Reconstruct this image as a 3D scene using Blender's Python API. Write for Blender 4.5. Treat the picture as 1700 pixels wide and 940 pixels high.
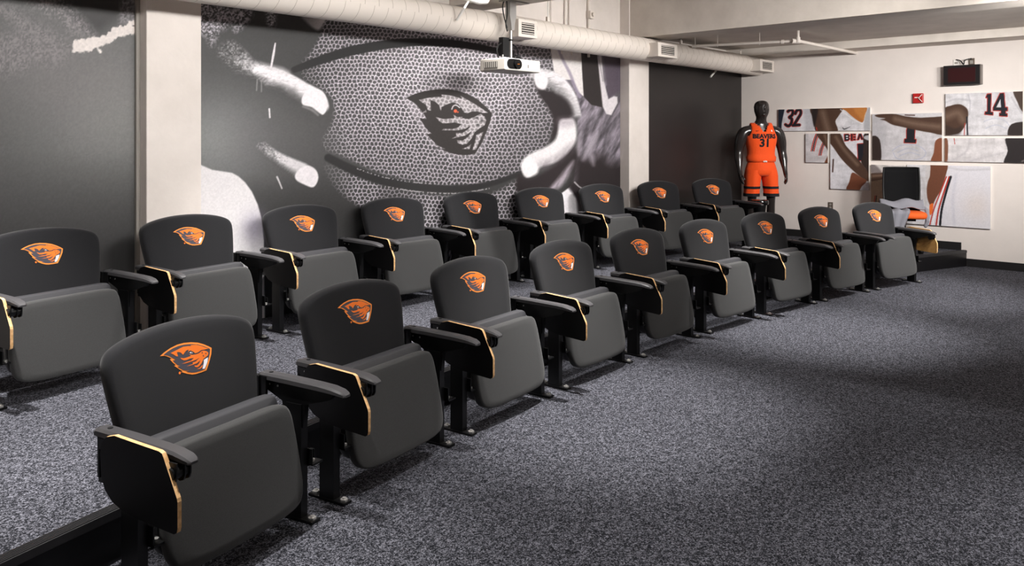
import bpy, bmesh, math, random
import numpy as np
from mathutils import Vector, Matrix
from mathutils.geometry import tessellate_polygon

for o in list(bpy.data.objects):
    bpy.data.objects.remove(o)
scene = bpy.context.scene
COL = scene.collection
random.seed(4)
R_ = math.radians

# ------------------------------------------------------------------ camera
TH = R_(42.6); FPX = 1355.0; CX = 850.0; HY = 228.0; EYE = 1.65
cam_d = bpy.data.cameras.new('camera')
cam = bpy.data.objects.new('camera', cam_d); COL.objects.link(cam)
cam.location = (0, 0, EYE)
cam.rotation_euler = (R_(90), 0, TH - R_(90))
cam_d.sensor_width = 36.0
cam_d.lens = FPX / 1700 * 36
cam_d.shift_y = -(470 - HY) / 1700
cam_d.clip_start = 0.05
scene.camera = cam
FX, FY = math.cos(TH), math.sin(TH)
RX, RY = math.sin(TH), -math.cos(TH)

# ------------------------------------------------------------------ view + world
scene.view_settings.view_transform = 'Standard'
scene.view_settings.look = 'None'
scene.view_settings.gamma = 1.0
scene.view_settings.use_curve_mapping = False
scene.view_settings.exposure = 0.25
world = bpy.data.worlds.new('world'); scene.world = world
world.use_nodes = True
world.node_tree.nodes['Background'].inputs[0].default_value = (0.5, 0.48, 0.46, 1)
world.node_tree.nodes['Background'].inputs[1].default_value = 0.1

# ------------------------------------------------------------------ room numbers (metres)
XE = 11.62            # end wall
YW = 5.90             # mural wall
ZP = 0.20             # platform height
XL, YF = -4.5, -5.0   # walls behind the camera
ZC = 3.45             # main ceiling
ZB = 2.95             # ceiling of the end bay
CEN = (5.7027, -12.8149); RAD = 16.2387      # centre and radius of the front row
R_NOSE = RAD + 0.447
R_BACK = RAD + 2.045

# ------------------------------------------------------------------ downlights and added fill lamps (light only; the fittings are built below)
LAMPS = []
for (x, y, e, a, tilt) in [(1.2, 3.0, 560, 52, 0), (2.75, 2.2, 330, 52, 0), (4.1, 2.95, 900, 48, 0), (5.5, 2.1, 300, 52, 0), (6.9, 2.85, 900, 48, 0), (8.1, 2.0, 260, 52, 0), (9.35, 1.4, 520, 56, 25), (3.9, 0.4, 380, 46, 0),  # those between the pools are added to lighten the seat fronts
                     (1.1, 4.65, 800, 56, 0), (3.3, 4.85, 700, 58, 0), (5.2, 4.95, 560, 58, 0), (7.2, 4.85, 620, 60, 0), (2.1, 4.1, 240, 56, 0), (4.4, 4.1, 240, 56, 0), (6.6, 4.1, 240, 56, 0)]:
    z = (ZB if x > 8.9 else ZC) - 0.06
    ld = bpy.data.lights.new('downlight_lamp', 'SPOT')
    ld.energy = e; ld.spot_size = R_(a); ld.spot_blend = 1.0; ld.shadow_soft_size = 0.05
    ld.color = (1.0, 0.975, 0.95)
    lo = bpy.data.objects.new('downlight_lamp', ld); COL.objects.link(lo)
    lo.location = (x, y, z); lo.rotation_euler = (R_(tilt), 0, 0)
    LAMPS.append((x, y, z, lo))
FILLS = []  # added fill panels out of view, to brighten the walls and far bay
for (x, y, z, e, tgt, sp) in [(-1.4, 0.2, 3.28, 31, (-1.4, YW, 2.3), 80), (0.9, 0.2, 3.28, 31, (0.9, YW, 2.3), 80), (3.0, 0.2, 3.28, 32, (3.0, YW, 2.3), 80), (4.7, 0.2, 3.28, 26, (4.9, YW, 2.3), 80), (6.7, 0.2, 3.28, 36, (6.7, YW, 2.3), 80), (7.6, 1.9, 3.28, 22, (7.8, YW, 2.2), 80),
                             (8.2, 0.9, 2.79, 31, (11.4, 5.0, 1.5), 85), (8.2, -0.5, 2.79, 28, (XE, 2.9, 1.6), 85), (8.2, -1.9, 2.79, 16, (XE, 1.2, 1.6), 85),
                             (4.4, 1.3, 3.38, 10, None, 180), (7.3, -0.9, 3.38, 12, None, 180), (5.0, -2.8, 3.38, 12, None, 180)]:
    ld = bpy.data.lights.new('fill_lamp', 'AREA')
    ld.shape = 'RECTANGLE'; ld.size, ld.size_y = (0.46, 0.22) if x == 8.2 else (1.2, 0.5); ld.energy = e; ld.color = (1.0, 0.968, 0.94)
    ld.spread = R_(sp)
    lo = bpy.data.objects.new('fill_lamp', ld); COL.objects.link(lo)
    rot = (Vector(tgt) - Vector((x, y, z))).to_track_quat('-Z', 'Y').to_euler() if tgt else (0, 0, 0)
    FILLS.append((x, y, z, rot, lo))

# ------------------------------------------------------------------ materials
def srgb(c):
    c = np.asarray(c, float) / 255.0
    return np.where(c <= 0.04045, c / 12.92, ((c + 0.055) / 1.055) ** 2.4)
def lin(r, g, b):
    return tuple(float(v) for v in srgb((r, g, b))) + (1.0,)
MATS = {}
def mat(name, col, rough=0.6, spec=0.5, metal=0.0, noise=None, bump=None, sheen=0.0, coat=0.0):
    m = bpy.data.materials.new(name); m.use_nodes = True
    nt = m.node_tree; b = nt.nodes['Principled BSDF']
    b.inputs['Base Color'].default_value = col
    b.inputs['Roughness'].default_value = rough
    b.inputs['Specular IOR Level'].default_value = spec
    b.inputs['Metallic'].default_value = metal
    b.inputs['Sheen Weight'].default_value = sheen
    b.inputs['Coat Weight'].default_value = coat
    tc = nt.nodes.new('ShaderNodeTexCoord')
    if noise:      # (scale, detail, colour a, colour b, lo, hi)
        n = nt.nodes.new('ShaderNodeTexNoise'); n.inputs['Scale'].default_value = noise[0]; n.inputs['Detail'].default_value = noise[1]
        n.inputs['Roughness'].default_value = 0.62
        r = nt.nodes.new('ShaderNodeValToRGB')
        r.color_ramp.elements[0].position = noise[4]; r.color_ramp.elements[0].color = noise[2]
        r.color_ramp.elements[1].position = noise[5]; r.color_ramp.elements[1].color = noise[3]
        nt.links.new(tc.outputs['Object'], n.inputs['Vector']); nt.links.new(n.outputs['Fac'], r.inputs['Fac'])
        nt.links.new(r.outputs['Color'], b.inputs['Base Color'])
    if bump:       # (scale, strength, distance)
        n2 = nt.nodes.new('ShaderNodeTexNoise'); n2.inputs['Scale'].default_value = bump[0]; n2.inputs['Detail'].default_value = 3
        bp = nt.nodes.new('ShaderNodeBump'); bp.inputs['Strength'].default_value = bump[1]; bp.inputs['Distance'].default_value = bump[2]
        nt.links.new(tc.outputs['Object'], n2.inputs['Vector']); nt.links.new(n2.outputs['Fac'], bp.inputs['Height'])
        nt.links.new(bp.outputs['Normal'], b.inputs['Normal'])
    MATS[name] = m
    return m
def print_mat(name, rough=0.5, spec=0.3, bump=None):
    m = mat(name, (0.5, 0.5, 0.5, 1), rough, spec, bump=bump)
    a = m.node_tree.nodes.new('ShaderNodeAttribute'); a.attribute_name = 'print'
    m.node_tree.links.new(a.outputs['Color'], m.node_tree.nodes['Principled BSDF'].inputs['Base Color'])
    return m

mat('wall_paint', lin(226, 218, 212), 0.7, 0.3, noise=(3, 4, lin(223, 215, 209), lin(229, 221, 215), .3, .7), bump=(120, .12, .004))
mat('concrete_paint', lin(226, 218, 209), 0.75, 0.3, noise=(2.2, 6, lin(213, 205, 198), lin(228, 220, 214), .3, .7), bump=(25, .25, .006))
mat('ceiling_paint', lin(214, 206, 197), 0.8, 0.3, noise=(3, 5, lin(204, 196, 187), lin(220, 212, 203), .3, .7), bump=(30, .2, .006))
mat('duct_paint', lin(222, 213, 204), 0.5, 0.4)
mat('duct_seam', lin(186, 177, 166), 0.7, 0.2)
mat('white_plastic', lin(235, 232, 226), 0.4, 0.5)
mat('grey_plastic', lin(150, 145, 138), 0.5, 0.4)
mat('grille_dark', lin(62, 58, 54), 0.7, 0.2)
mat('baseboard_black', lin(26, 25, 26), 0.45, 0.5)
mat('riser_black', lin(17, 16, 18), 0.28, 0.5)
mat('nosing_black', lin(40, 39, 41), 0.4, 0.5)
mat('metal_black', lin(8, 8, 9), 0.36, 0.4)
mat('chrome', lin(226, 224, 220), 0.32, 0.5, .85)
mat('arm_plastic', lin(64, 63, 65), 0.45, 0.5, bump=(500, .1, .001))
mat('arm_cap', lin(24, 24, 26), 0.5, 0.4)
mat('laminate_black', lin(9, 8, 9), 0.42, 0.3)
mat('ply_edge', lin(222, 176, 120), 0.55, 0.3, noise=(60, 3, lin(205, 158, 104), lin(232, 190, 138), .35, .65))
mat('ply_face', lin(150, 112, 62), 0.55, 0.3, noise=(18, 4, lin(134, 98, 52), lin(160, 122, 72), .3, .7))
mat('back_fabric', lin(24, 24, 27), 0.9, 0.22, noise=(900, 2, lin(14, 14, 17), lin(31, 31, 34), .3, .7), bump=(1400, .3, .001), sheen=.15)
mat('seat_fabric_lit', lin(64, 64, 65), 0.8, 0.35, noise=(700, 2, lin(34, 34, 34), lin(62, 62, 62), .3, .7), bump=(1200, .3, .001), sheen=.15)  # back fabric again, colour lightened as if facing the lamps
mat('cushion_vinyl', lin(58, 58, 61), 0.5, 0.4, bump=(600, .12, .001))
mat('emblem_orange', lin(240, 122, 42), 0.6, 0.3)
mat('emblem_line', lin(248, 146, 60), 0.6, 0.3)
mat('emblem_dark', lin(72, 70, 79), 0.75, 0.3)
mat('emblem_white', lin(238, 238, 244), 0.5, 0.3)
mat('jersey_orange', lin(244, 84, 26), 0.75, 0.25, bump=(40, .25, .01), sheen=.1)
mat('cloth_black', lin(28, 28, 32), 0.8, 0.25)
mat('mannequin_black', lin(40, 35, 34), 0.25, 0.5, coat=.25)
mat('mesh_black', lin(11, 11, 13), 0.8, 0.15)
mat('seat_orange', lin(236, 98, 34), 0.7, 0.3)
mat('grey_cloth', lin(138, 138, 146), 0.9, 0.2, bump=(30, .3, .01))
mat('alarm_red', lin(168, 30, 30), 0.35, 0.5)
mat('display_red', lin(46, 8, 12), 0.3, 0.5)
mat('display_black', lin(20, 18, 20), 0.35, 0.5)
mat('display_side', lin(108, 100, 95), 0.4, 0.5, .3)
mat('lens_black', lin(12, 12, 13), 0.15, 0.6)
mat('projector_shade', lin(158, 152, 144), 0.5, 0.4)  # shade on the white casing put into a grey
mat('glint_amber', lin(190, 110, 40), 0.1, 0.6)
mat('galvanised', lin(158, 156, 153), 0.35, 0.5, .4)
mat('cable_black', lin(11, 11, 12), 0.5, 0.3)
mat('steel_plate', lin(120, 108, 98), 0.35, 0.5, .5)
mat('panel_edge', lin(222, 218, 213), 0.6, 0.3)
mat('mural_dark', lin(28, 24, 24), 0.38, 0.45, noise=(2, 3, lin(25, 21, 21), lin(32, 27, 27), .3, .7), bump=(160, .06, .003))
print_mat('mural_print', 0.48, 0.35, bump=(160, .06, .003))
print_mat('panel_print', 0.55, 0.3)

def carpet():
    m = mat('carpet', lin(80, 80, 88), 0.97, 0.1)
    nt = m.node_tree; b = nt.nodes['Principled BSDF']
    tc = nt.nodes.new('ShaderNodeTexCoord'); L = nt.links.new
    # loops of light and dark yarn: short random flecks, two sizes
    w = nt.nodes.new('ShaderNodeTexWhiteNoise'); w.noise_dimensions = '3D'
    v = nt.nodes.new('ShaderNodeTexVoronoi'); v.inputs['Scale'].default_value = 250; v.inputs['Randomness'].default_value = 1.0
    v2 = nt.nodes.new('ShaderNodeTexVoronoi'); v2.inputs['Scale'].default_value = 115
    n = nt.nodes.new('ShaderNodeTexNoise'); n.inputs['Scale'].default_value = 30; n.inputs['Detail'].default_value = 5; n.inputs['Roughness'].default_value = .8
    sx = nt.nodes.new('ShaderNodeSeparateColor'); sy = nt.nodes.new('ShaderNodeSeparateColor')
    a1 = nt.nodes.new('ShaderNodeMath'); a1.operation = 'MULTIPLY'; a1.inputs[1].default_value = .46
    a2 = nt.nodes.new('ShaderNodeMath'); a2.operation = 'MULTIPLY_ADD'; a2.inputs[1].default_value = .30
    a3 = nt.nodes.new('ShaderNodeMath'); a3.operation = 'MULTIPLY_ADD'; a3.inputs[1].default_value = .34
    r = nt.nodes.new('ShaderNodeValToRGB'); e = r.color_ramp.elements
    e[0].position = .28; e[0].color = lin(17, 18, 22)
    e[1].position = .82; e[1].color = lin(120, 120, 129)
    k = e.new(.52); k.color = lin(42, 43, 48)
    for t in (v, v2, n): L(tc.outputs['Object'], t.inputs['Vector'])
    L(v.outputs['Color'], sx.inputs[0]); L(v2.outputs['Color'], sy.inputs[0])
    L(sx.outputs[0], a1.inputs[0]); L(sy.outputs[0], a2.inputs[0]); L(a1.outputs[0], a2.inputs[2])
    L(n.outputs['Fac'], a3.inputs[0]); L(a2.outputs[0], a3.inputs[2])
    L(a3.outputs[0], r.inputs['Fac']); L(r.outputs['Color'], b.inputs['Base Color'])
    bp = nt.nodes.new('ShaderNodeBump'); bp.inputs['Strength'].default_value = .5; bp.inputs['Distance'].default_value = .005
    L(v.outputs['Distance'], bp.inputs['Height']); L(bp.outputs['Normal'], b.inputs['Normal'])
    nt.nodes.remove(w)
carpet()

# ------------------------------------------------------------------ mesh building
class MB:
    def __init__(s): s.v = []; s.f = []; s.m = []
    def add(s, vs, fs, mi=0):
        o = len(s.v); s.v += [tuple(p) for p in vs]
        for f in fs: s.f.append(tuple(i + o for i in f)); s.m.append(mi)
        return s
    def box(s, x0, x1, y0, y1, z0, z1, mi=0):
        vs = [(x0,y0,z0),(x1,y0,z0),(x1,y1,z0),(x0,y1,z0),(x0,y0,z1),(x1,y0,z1),(x1,y1,z1),(x0,y1,z1)]
        return s.add(vs, [(0,3,2,1),(4,5,6,7),(0,1,5,4),(1,2,6,5),(2,3,7,6),(3,0,4,7)], mi)
    def prism(s, pts, axis, a, b, mi=0, mi_b=None, mi_side=None):
        """polygon in the plane normal to axis, extruded from a to b"""
        def P(p, t): return {'x': (t, p[0], p[1]), 'y': (p[0], t, p[1]), 'z': (p[0], p[1], t)}[axis]
        n = len(pts); o = len(s.v)
        s.v += [P(p, a) for p in pts] + [P(p, b) for p in pts]
        s.f.append(tuple(o + i for i in reversed(range(n)))); s.m.append(mi)
        s.f.append(tuple(o + n + i for i in range(n))); s.m.append(mi if mi_b is None else mi_b)
        for i in range(n):
            j = (i + 1) % n
            s.f.append((o+i, o+j, o+n+j, o+n+i)); s.m.append(mi if mi_side is None else mi_side)
        return s
    def loft(s, rings, cap=True, mi=0, closed=True):
        n = len(rings[0]); o = len(s.v)
        for r in rings: s.v += [tuple(p) for p in r]
        for k in range(len(rings) - 1):
            for i in range(n if closed else n - 1):
                j = (i + 1) % n
                s.f.append((o+k*n+i, o+k*n+j, o+(k+1)*n+j, o+(k+1)*n+i)); s.m.append(mi)
        if cap:
            s.f.append(tuple(o + i for i in reversed(range(n)))); s.m.append(mi)
            e = o + (len(rings) - 1) * n
            s.f.append(tuple(e + i for i in range(n))); s.m.append(mi)
        return s
    def tube(s, path, r, seg=8, mi=0, cap=True):
        path = [Vector(p) for p in path]; rings = []
        up = None
        for i, p in enumerate(path):
            t = (path[min(i+1, len(path)-1)] - path[max(i-1, 0)]).normalized()
            if up is None:
                up = Vector((0, 0, 1)) if abs(t.z) < .9 else Vector((1, 0, 0))
            a = t.cross(up).normalized(); b = a.cross(t).normalized(); up = b
            rr = r[i] if isinstance(r, (list, tuple)) else r
            rings.append([p + a*math.cos(2*math.pi*k/seg)*rr + b*math.sin(2*math.pi*k/seg)*rr for k in range(seg)])
        return s.loft(rings, cap, mi)
    def cyl(s, p0, p1, r, seg=16, mi=0): return s.tube([p0, p1], r, seg, mi)
    def mesh(s, name, mats, smooth=False, angle=None):
        me = bpy.data.meshes.new(name)
        me.from_pydata(s.v, [], s.f)
        for m in (mats if isinstance(mats, (list, tuple)) else [mats]): me.materials.append(MATS[m])
        if len(set(s.m)) > 1: me.polygons.foreach_set('material_index', s.m)
        bm = bmesh.new(); bm.from_mesh(me); bmesh.ops.recalc_face_normals(bm, faces=bm.faces); bm.to_mesh(me); bm.free()
        if smooth:
            me.polygons.foreach_set('use_smooth', [True] * len(me.polygons))
            me.set_sharp_from_angle(angle=R_(angle or 40))
        me.update()
        return me

def link(name, me, parent=None, loc=None, rz=None):
    o = bpy.data.objects.new(name, me); COL.objects.link(o)
    if parent is not None: o.parent = parent
    if loc is not None: o.location = loc
    if rz is not None: o.rotation_euler = (0, 0, rz)
    return o
def empty(name, loc=(0,0,0), rz=0): return link(name, None, None, loc, rz)
def tag(o, label, cat=None, group=None, kind=None):
    o['label'] = label
    if cat: o['category'] = cat
    if group: o['group'] = group
    if kind: o['kind'] = kind
    return o
def struct(name, mb, mats, label, parent=None, smooth=False):
    o = link(name, mb.mesh(name, mats, smooth), parent)
    if parent is None: tag(o, label, kind='structure')
    return o
def bevel(o, w, seg=2):
    m = o.modifiers.new('bevel', 'BEVEL'); m.width = w; m.segments = seg; m.limit_method = 'ANGLE'; m.angle_limit = R_(35)
    return o
def spline(pts, per=6, closed=True):
    n = len(pts); out = []
    for i in range(n if closed else n - 1):
        if closed: p0, p1, p2, p3 = (np.array(pts[(i+k-1) % n], float) for k in range(4))
        else: p0, p1, p2, p3 = (np.array(pts[min(max(i+k-1, 0), n-1)], float) for k in range(4))
        for t in np.arange(per) / per:
            out.append(tuple(.5*((2*p1)+(-p0+p2)*t+(2*p0-5*p1+4*p2-p3)*t*t+(-p0+3*p1-3*p2+p3)*t**3)))
    if not closed: out.append(tuple(pts[-1]))
    return out
def arc_pt(r, a):       # a in degrees from +Y, clockwise
    return CEN[0] + r*math.sin(R_(a)), CEN[1] + r*math.cos(R_(a))

# camera-measured points: a photo pixel on a plane of the room
def ray(u, v): k = (u - CX) / FPX; return FX + RX*k, FY + RY*k, (HY - v) / FPX
def on_end(u, v, x=XE):
    d = ray(u, v); t = x / d[0]; return t*d[1], EYE + t*d[2]
def on_wall(u, v, y=YW):
    d = ray(u, v); t = y / d[1]; return t*d[0], EYE + t*d[2]

# =================================================================== SETTING
struct('floor', MB().box(XL, XE, YF, YW, -.1, 0), 'carpet', 'dark grey heathered carpet floor in front of the chairs')
A0 = -34.0; arc = []
for i in range(97):
    a = A0 + (math.degrees(math.asin((XE - CEN[0]) / R_NOSE)) - A0) * i / 96
    arc.append(arc_pt(R_NOSE, a))
plat = arc + [(XE, YW), (arc[0][0], YW)]
pm = MB().prism(plat, 'z', 0.0, ZP, 0, 0, 1)
struct('platform', pm, ['carpet', 'riser_black'], 'carpeted platform with a curved black front that carries the back row')
# ribbed nosing strip along the curved edge
def arc_strip(r0, r1, z0, z1, n=96):
    m = MB(); rings = []
    for i in range(n + 1):
        a = A0 + (math.degrees(math.asin((XE - CEN[0]) / R_NOSE)) - A0) * i / n
        p, q = arc_pt(r0, a), arc_pt(r1, a)
        p = (min(p[0], XE - .002), p[1]); q = (min(q[0], XE - .002), q[1])
        rings.append([(p[0], p[1], z0), (q[0], q[1], z0), (q[0], q[1], z1), (p[0], p[1], z1)])
    return m.loft(rings)
ns = arc_strip(R_NOSE - .006, R_NOSE + .052, ZP - .028, ZP + .004)
nos = struct('trim_1', ns, 'nosing_black', 'black ribbed nosing strip along the curved platform edge')
for k in range(5):
    struct('rib', arc_strip(R_NOSE + .002 + k*.0105, R_NOSE + .007 + k*.0105, ZP + .0035, ZP + .0075), 'nosing_black', '', nos)

struct('wall_back', MB().box(XL, XE + .2, YW, YW + .2, -.1, ZC + .1), 'concrete_paint', 'cream painted concrete wall above and behind the mural')
struct('wall_right', MB().box(XE, XE + .2, YF, YW, -.1, ZC + .1), 'wall_paint', 'cream end wall hung with printed panels')
struct('wall_left', MB().box(XL - .2, XL, YF, YW, -.1, ZC + .1), 'wall_paint', 'cream side wall out of view to the left')
struct('wall_front', MB().box(XL, XE, YF - .2, YF, -.1, ZC + .1), 'wall_paint', 'cream wall out of view behind the camera')
struct('ceiling', MB().box(XL, XE, YF, YW, ZC, ZC + .1).box(8.86, XE, YF, YW, ZB, ZC), 'ceiling_paint', 'painted concrete ceiling, lower over the far bay')
struct('ceiling_beam', MB().box(8.42, 8.86, YF, YW, 2.875, ZC), 'ceiling_paint', 'wide painted concrete beam running from the right column')
struct('ceiling_beam', MB().box(11.15, XE, YF, YW, 2.848, ZB + .02), 'ceiling_paint', 'shallow painted beam along the top of the end wall')
struct('ceiling_beam', MB().box(5.5, 5.92, YF, YW, 2.94, ZC), 'ceiling_paint', 'painted concrete beam above the projector')
for (x0, x1, lb) in [(2.478, 2.88, 'cream concrete column between the left and middle murals'), (8.405, 8.845, 'cream concrete column right of the ball mural')]:
    c = struct('wall_column', MB().box(x0, x1, YW - .14, YW, 0.0, ZC), 'concrete_paint', lb); bevel(c, .006)
# narrow edge strip that borders the left column
struct('trim_2', MB().box(2.452, 2.479, YW - .035, YW, 0, 2.78), 'grey_plastic', 'narrow grey edge strip beside the left column')
# baseboards
yn = arc[-1][1]
struct('baseboard_right', MB().box(XE - .012, XE, YF, yn - .004, 0, .1).box(XE - .012, XE, yn + .06, YW, ZP, ZP + .1), 'baseboard_black', 'black rubber baseboard along the end wall')
struct('baseboard_back', MB().box(8.85, XE - .013, YW - .025, YW - .013, ZP, ZP + .1), 'baseboard_black', 'black rubber baseboard under the dark wall')

# recessed downlights in the ceiling
for i, (x, y, z, lo) in enumerate(LAMPS):
    e = empty('downlight', (x, y, z + .06))
    tag(e, 'round recessed ceiling downlight above the seating, in a partly added set', 'downlight', 'ceiling downlights')
    ring = [[(rr*math.cos(2*math.pi*k/20), rr*math.sin(2*math.pi*k/20), zz) for k in range(20)] for rr, zz in ((.085, 0), (.11, 0), (.11, -.012), (.08, -.012), (.08, 0))]
    link('trim_ring', MB().loft(ring, False).mesh('trim_ring', 'white_plastic', True), e)
    lo.parent = e; lo.location = (0, 0, -.06)
for i, (x, y, z, rot, lo) in enumerate(FILLS):  # casings around the added, unseen fill lamps
    e = empty('fill_light', (x, y, z)); e.rotation_euler = rot
    tag(e, 'added rectangular fill light under the ceiling, out of view' if not any(rot) else 'added tilted fill light washing the walls, out of view', 'ceiling light', 'added fill lights')
    hx, hy = lo.data.size/2, lo.data.size_y/2
    for (x0, x1, y0, y1) in ((-hx-.03, hx+.03, -hy-.03, -hy-.002), (-hx-.03, hx+.03, hy+.002, hy+.03), (-hx-.03, -hx-.002, -hy-.002, hy+.002), (hx+.002, hx+.03, -hy-.002, hy+.002)):
        link('frame_rail', MB().box(x0, x1, y0, y1, -.012, .04).mesh('frame_rail', 'white_plastic'), e)
    link('back_plate', MB().box(-hx-.03, hx+.03, -hy-.03, hy+.03, .04, .05).mesh('back_plate', 'white_plastic'), e)
    top = (ZB if x > 8.9 else ZC) - z
    if any(rot): link('stem', MB().cyl((0, 0, .05), tuple(rot.to_matrix().inverted() @ Vector((0, 0, top))), .012, 8).mesh('stem', 'white_plastic'), e)
    lo.parent = e; lo.location = (0, 0, 0)

# =================================================================== PRINTED SURFACES
class Paint:
    """flat print evaluated at points given in measured picture coordinates"""
    def __init__(s, U, V, base):
        s.U, s.V = U, V
        s.c = np.empty(U.shape + (3,)); s.c[:] = base
    def sd(s, pts):
        P = np.array(pts, float); U, V = s.U, s.V
        d2 = np.full(U.shape, 1e9); ins = np.zeros(U.shape, bool)
        for i in range(len(P)):
            a, b = P[i], P[(i+1) % len(P)]
            e = b - a; wx, wy = U - a[0], V - a[1]
            t = np.clip((wx*e[0] + wy*e[1]) / (e @ e + 1e-9), 0, 1)
            d2 = np.minimum(d2, (wx - e[0]*t)**2 + (wy - e[1]*t)**2)
            cnd = (a[1] > V) != (b[1] > V)
            with np.errstate(divide='ignore', invalid='ignore'):
                xi = a[0] + (V - a[1]) * e[0] / (e[1] if e[1] else 1e-9)
            ins ^= cnd & (U < xi)
        d = np.sqrt(d2); return np.where(ins, d, -d)
    def mask(s, pts, soft=1.0, smooth=True, grow=0):
        if smooth: pts = spline(pts, 4)
        return np.clip(.5 + (s.sd(pts) + grow) / soft, 0, 1)
    def put(s, m, col):
        col = np.asarray(col, float)
        if col.ndim == 0: col = np.array([col]*3)
        s.c = s.c * (1 - m[..., None]) + col * m[..., None]
    def poly(s, pts, col, soft=1.0, smooth=True, op=1.0, mod=None, grow=0):
        m = s.mask(pts, soft, smooth, grow) * op
        if mod is not None: m = m * mod
        s.put(m, grey(col)); return m
    def line(s, pts, w, col, soft=1.0, op=1.0, mod=None):
        P = np.array(spline(pts, 6, False)); d2 = np.full(s.U.shape, 1e9)
        W = np.full(s.U.shape, float(w if np.isscalar(w) else w[0]))
        for i in range(len(P) - 1):
            a, b = P[i], P[i+1]; e = b - a; wx, wy = s.U - a[0], s.V - a[1]
            t = np.clip((wx*e[0] + wy*e[1]) / (e @ e + 1e-9), 0, 1)
            q = (wx - e[0]*t)**2 + (wy - e[1]*t)**2
            nb = q < d2; d2 = np.where(nb, q, d2)
            if not np.isscalar(w):
                f = (i + t) / (len(P) - 1); W = np.where(nb, np.interp(f, np.linspace(0, 1, len(w)), w), W)
        m = np.clip(.5 + (W/2 - np.sqrt(d2)) / soft, 0, 1) * op
        if mod is not None: m = m * mod
        s.put(m, grey(col)); return m
    def glow(s, u, v, su, sv, col, op):
        s.put(op * np.exp(-((s.U-u)/su)**2 - ((s.V-v)/sv)**2), grey(col))
def grey(c):
    if np.isscalar(c): return np.array([c*1.005, c*.985, c*1.0])
    return np.array(c, float)
def hsh(ix, iy, k):
    h = (ix.astype(np.int64)*374761393 + iy.astype(np.int64)*668265263 + k*974634541) & 0x7fffffff
    h = ((h ^ (h >> 13)) * 1274126177) & 0x7fffffff
    return ((h ^ (h >> 16)) & 0xffff) / 65535.0
def vnoise(x, y, k=0):
    ix, iy = np.floor(x), np.floor(y); fx, fy = x-ix, y-iy
    fx = fx*fx*(3-2*fx); fy = fy*fy*(3-2*fy)
    a, b, c, d = hsh(ix, iy, k), hsh(ix+1, iy, k), hsh(ix, iy+1, k), hsh(ix+1, iy+1, k)
    return (a*(1-fx)+b*fx)*(1-fy) + (c*(1-fx)+d*fx)*fy
def fbm(x, y, o=4, k=0):
    t = 0; a = .5; n = 0
    for i in range(o): t = t + a*vnoise(x*2**i, y*2**i, k+i); n += a; a *= .55
    return t/n
def cells(x, y):
    ix, iy = np.floor(x), np.floor(y); f1 = np.full(x.shape, 9.); f2 = f1.copy(); ox = f1*0; oy = f1*0
    for dx in (-1, 0, 1):
        for dy in (-1, 0, 1):
            jx, jy = ix+dx, iy+dy
            px = jx + .5 + .5*(hsh(jx, jy, 7)-.5) + .5*(jy % 2) - .25; py = jy + .5 + .5*(hsh(jx, jy, 8)-.5)
            d = np.hypot(x-px, y-py)
            nb = d < f1; ox = np.where(nb, x-px, ox); oy = np.where(nb, y-py, oy)
            f2 = np.where(nb, f1, np.minimum(f2, d)); f1 = np.minimum(f1, d)
    return f1, f2, ox, oy
def sheet(name, P3, colours, mats, parent=None, thick=None):
    """grid of points (rows, cols, 3) with a printed colour per vertex"""
    nr, nc = P3.shape[:2]
    me = bpy.data.meshes.new(name)
    v = P3.reshape(-1, 3)
    idx = np.arange(nr*nc).reshape(nr, nc)
    q = np.stack([idx[:-1, :-1], idx[:-1, 1:], idx[1:, 1:], idx[1:, :-1]], -1).reshape(-1, 4)
    me.vertices.add(len(v)); me.vertices.foreach_set('co', v.ravel().astype(np.float32))
    me.loops.add(q.size); me.loops.foreach_set('vertex_index', q.ravel().astype(np.int32))
    me.polygons.add(len(q)); me.polygons.foreach_set('loop_start', (np.arange(len(q))*4).astype(np.int32))
    me.update(calc_edges=True)
    at = me.attributes.new('print', 'FLOAT_COLOR', 'POINT')
    c = np.ones((len(v), 4), np.float32); c[:, :3] = srgb(np.clip(colours.reshape(-1, 3), 0, 255))
    at.data.foreach_set('color', c.ravel())
    me.materials.append(MATS[mats]); me.validate(); me.update()
    return link(name, me, parent)
def uv_of(x, y, z):
    D = x*FX + y*FY; return CX + FPX*(x*RX + y*RY)/D, HY + FPX*(EYE - z)/D

YM = YW - .006      # face of the printed wall covering
def mural_grid(u0, u1, du, zs):
    us = np.arange(u0, u1 + du*.5, du); us[-1] = u1
    k = (us - CX)/FPX; xs = YM*(FX + RX*k)/(FY + RY*k)
    X, Z = np.meshgrid(xs, zs); P = np.stack([X, np.full_like(X, YM), Z], -1)
    U, V = uv_of(X, YM, Z); return P, U, V
zs = np.concatenate([np.linspace(ZP + .001, .70, 14), np.arange(.712, 2.86, .0056)])

def mural_back(name, x0, x1, z1, label):
    o = empty(name, ((x0+x1)/2, YM, ZP)); tag(o, label, 'mural')
    return o

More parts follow.
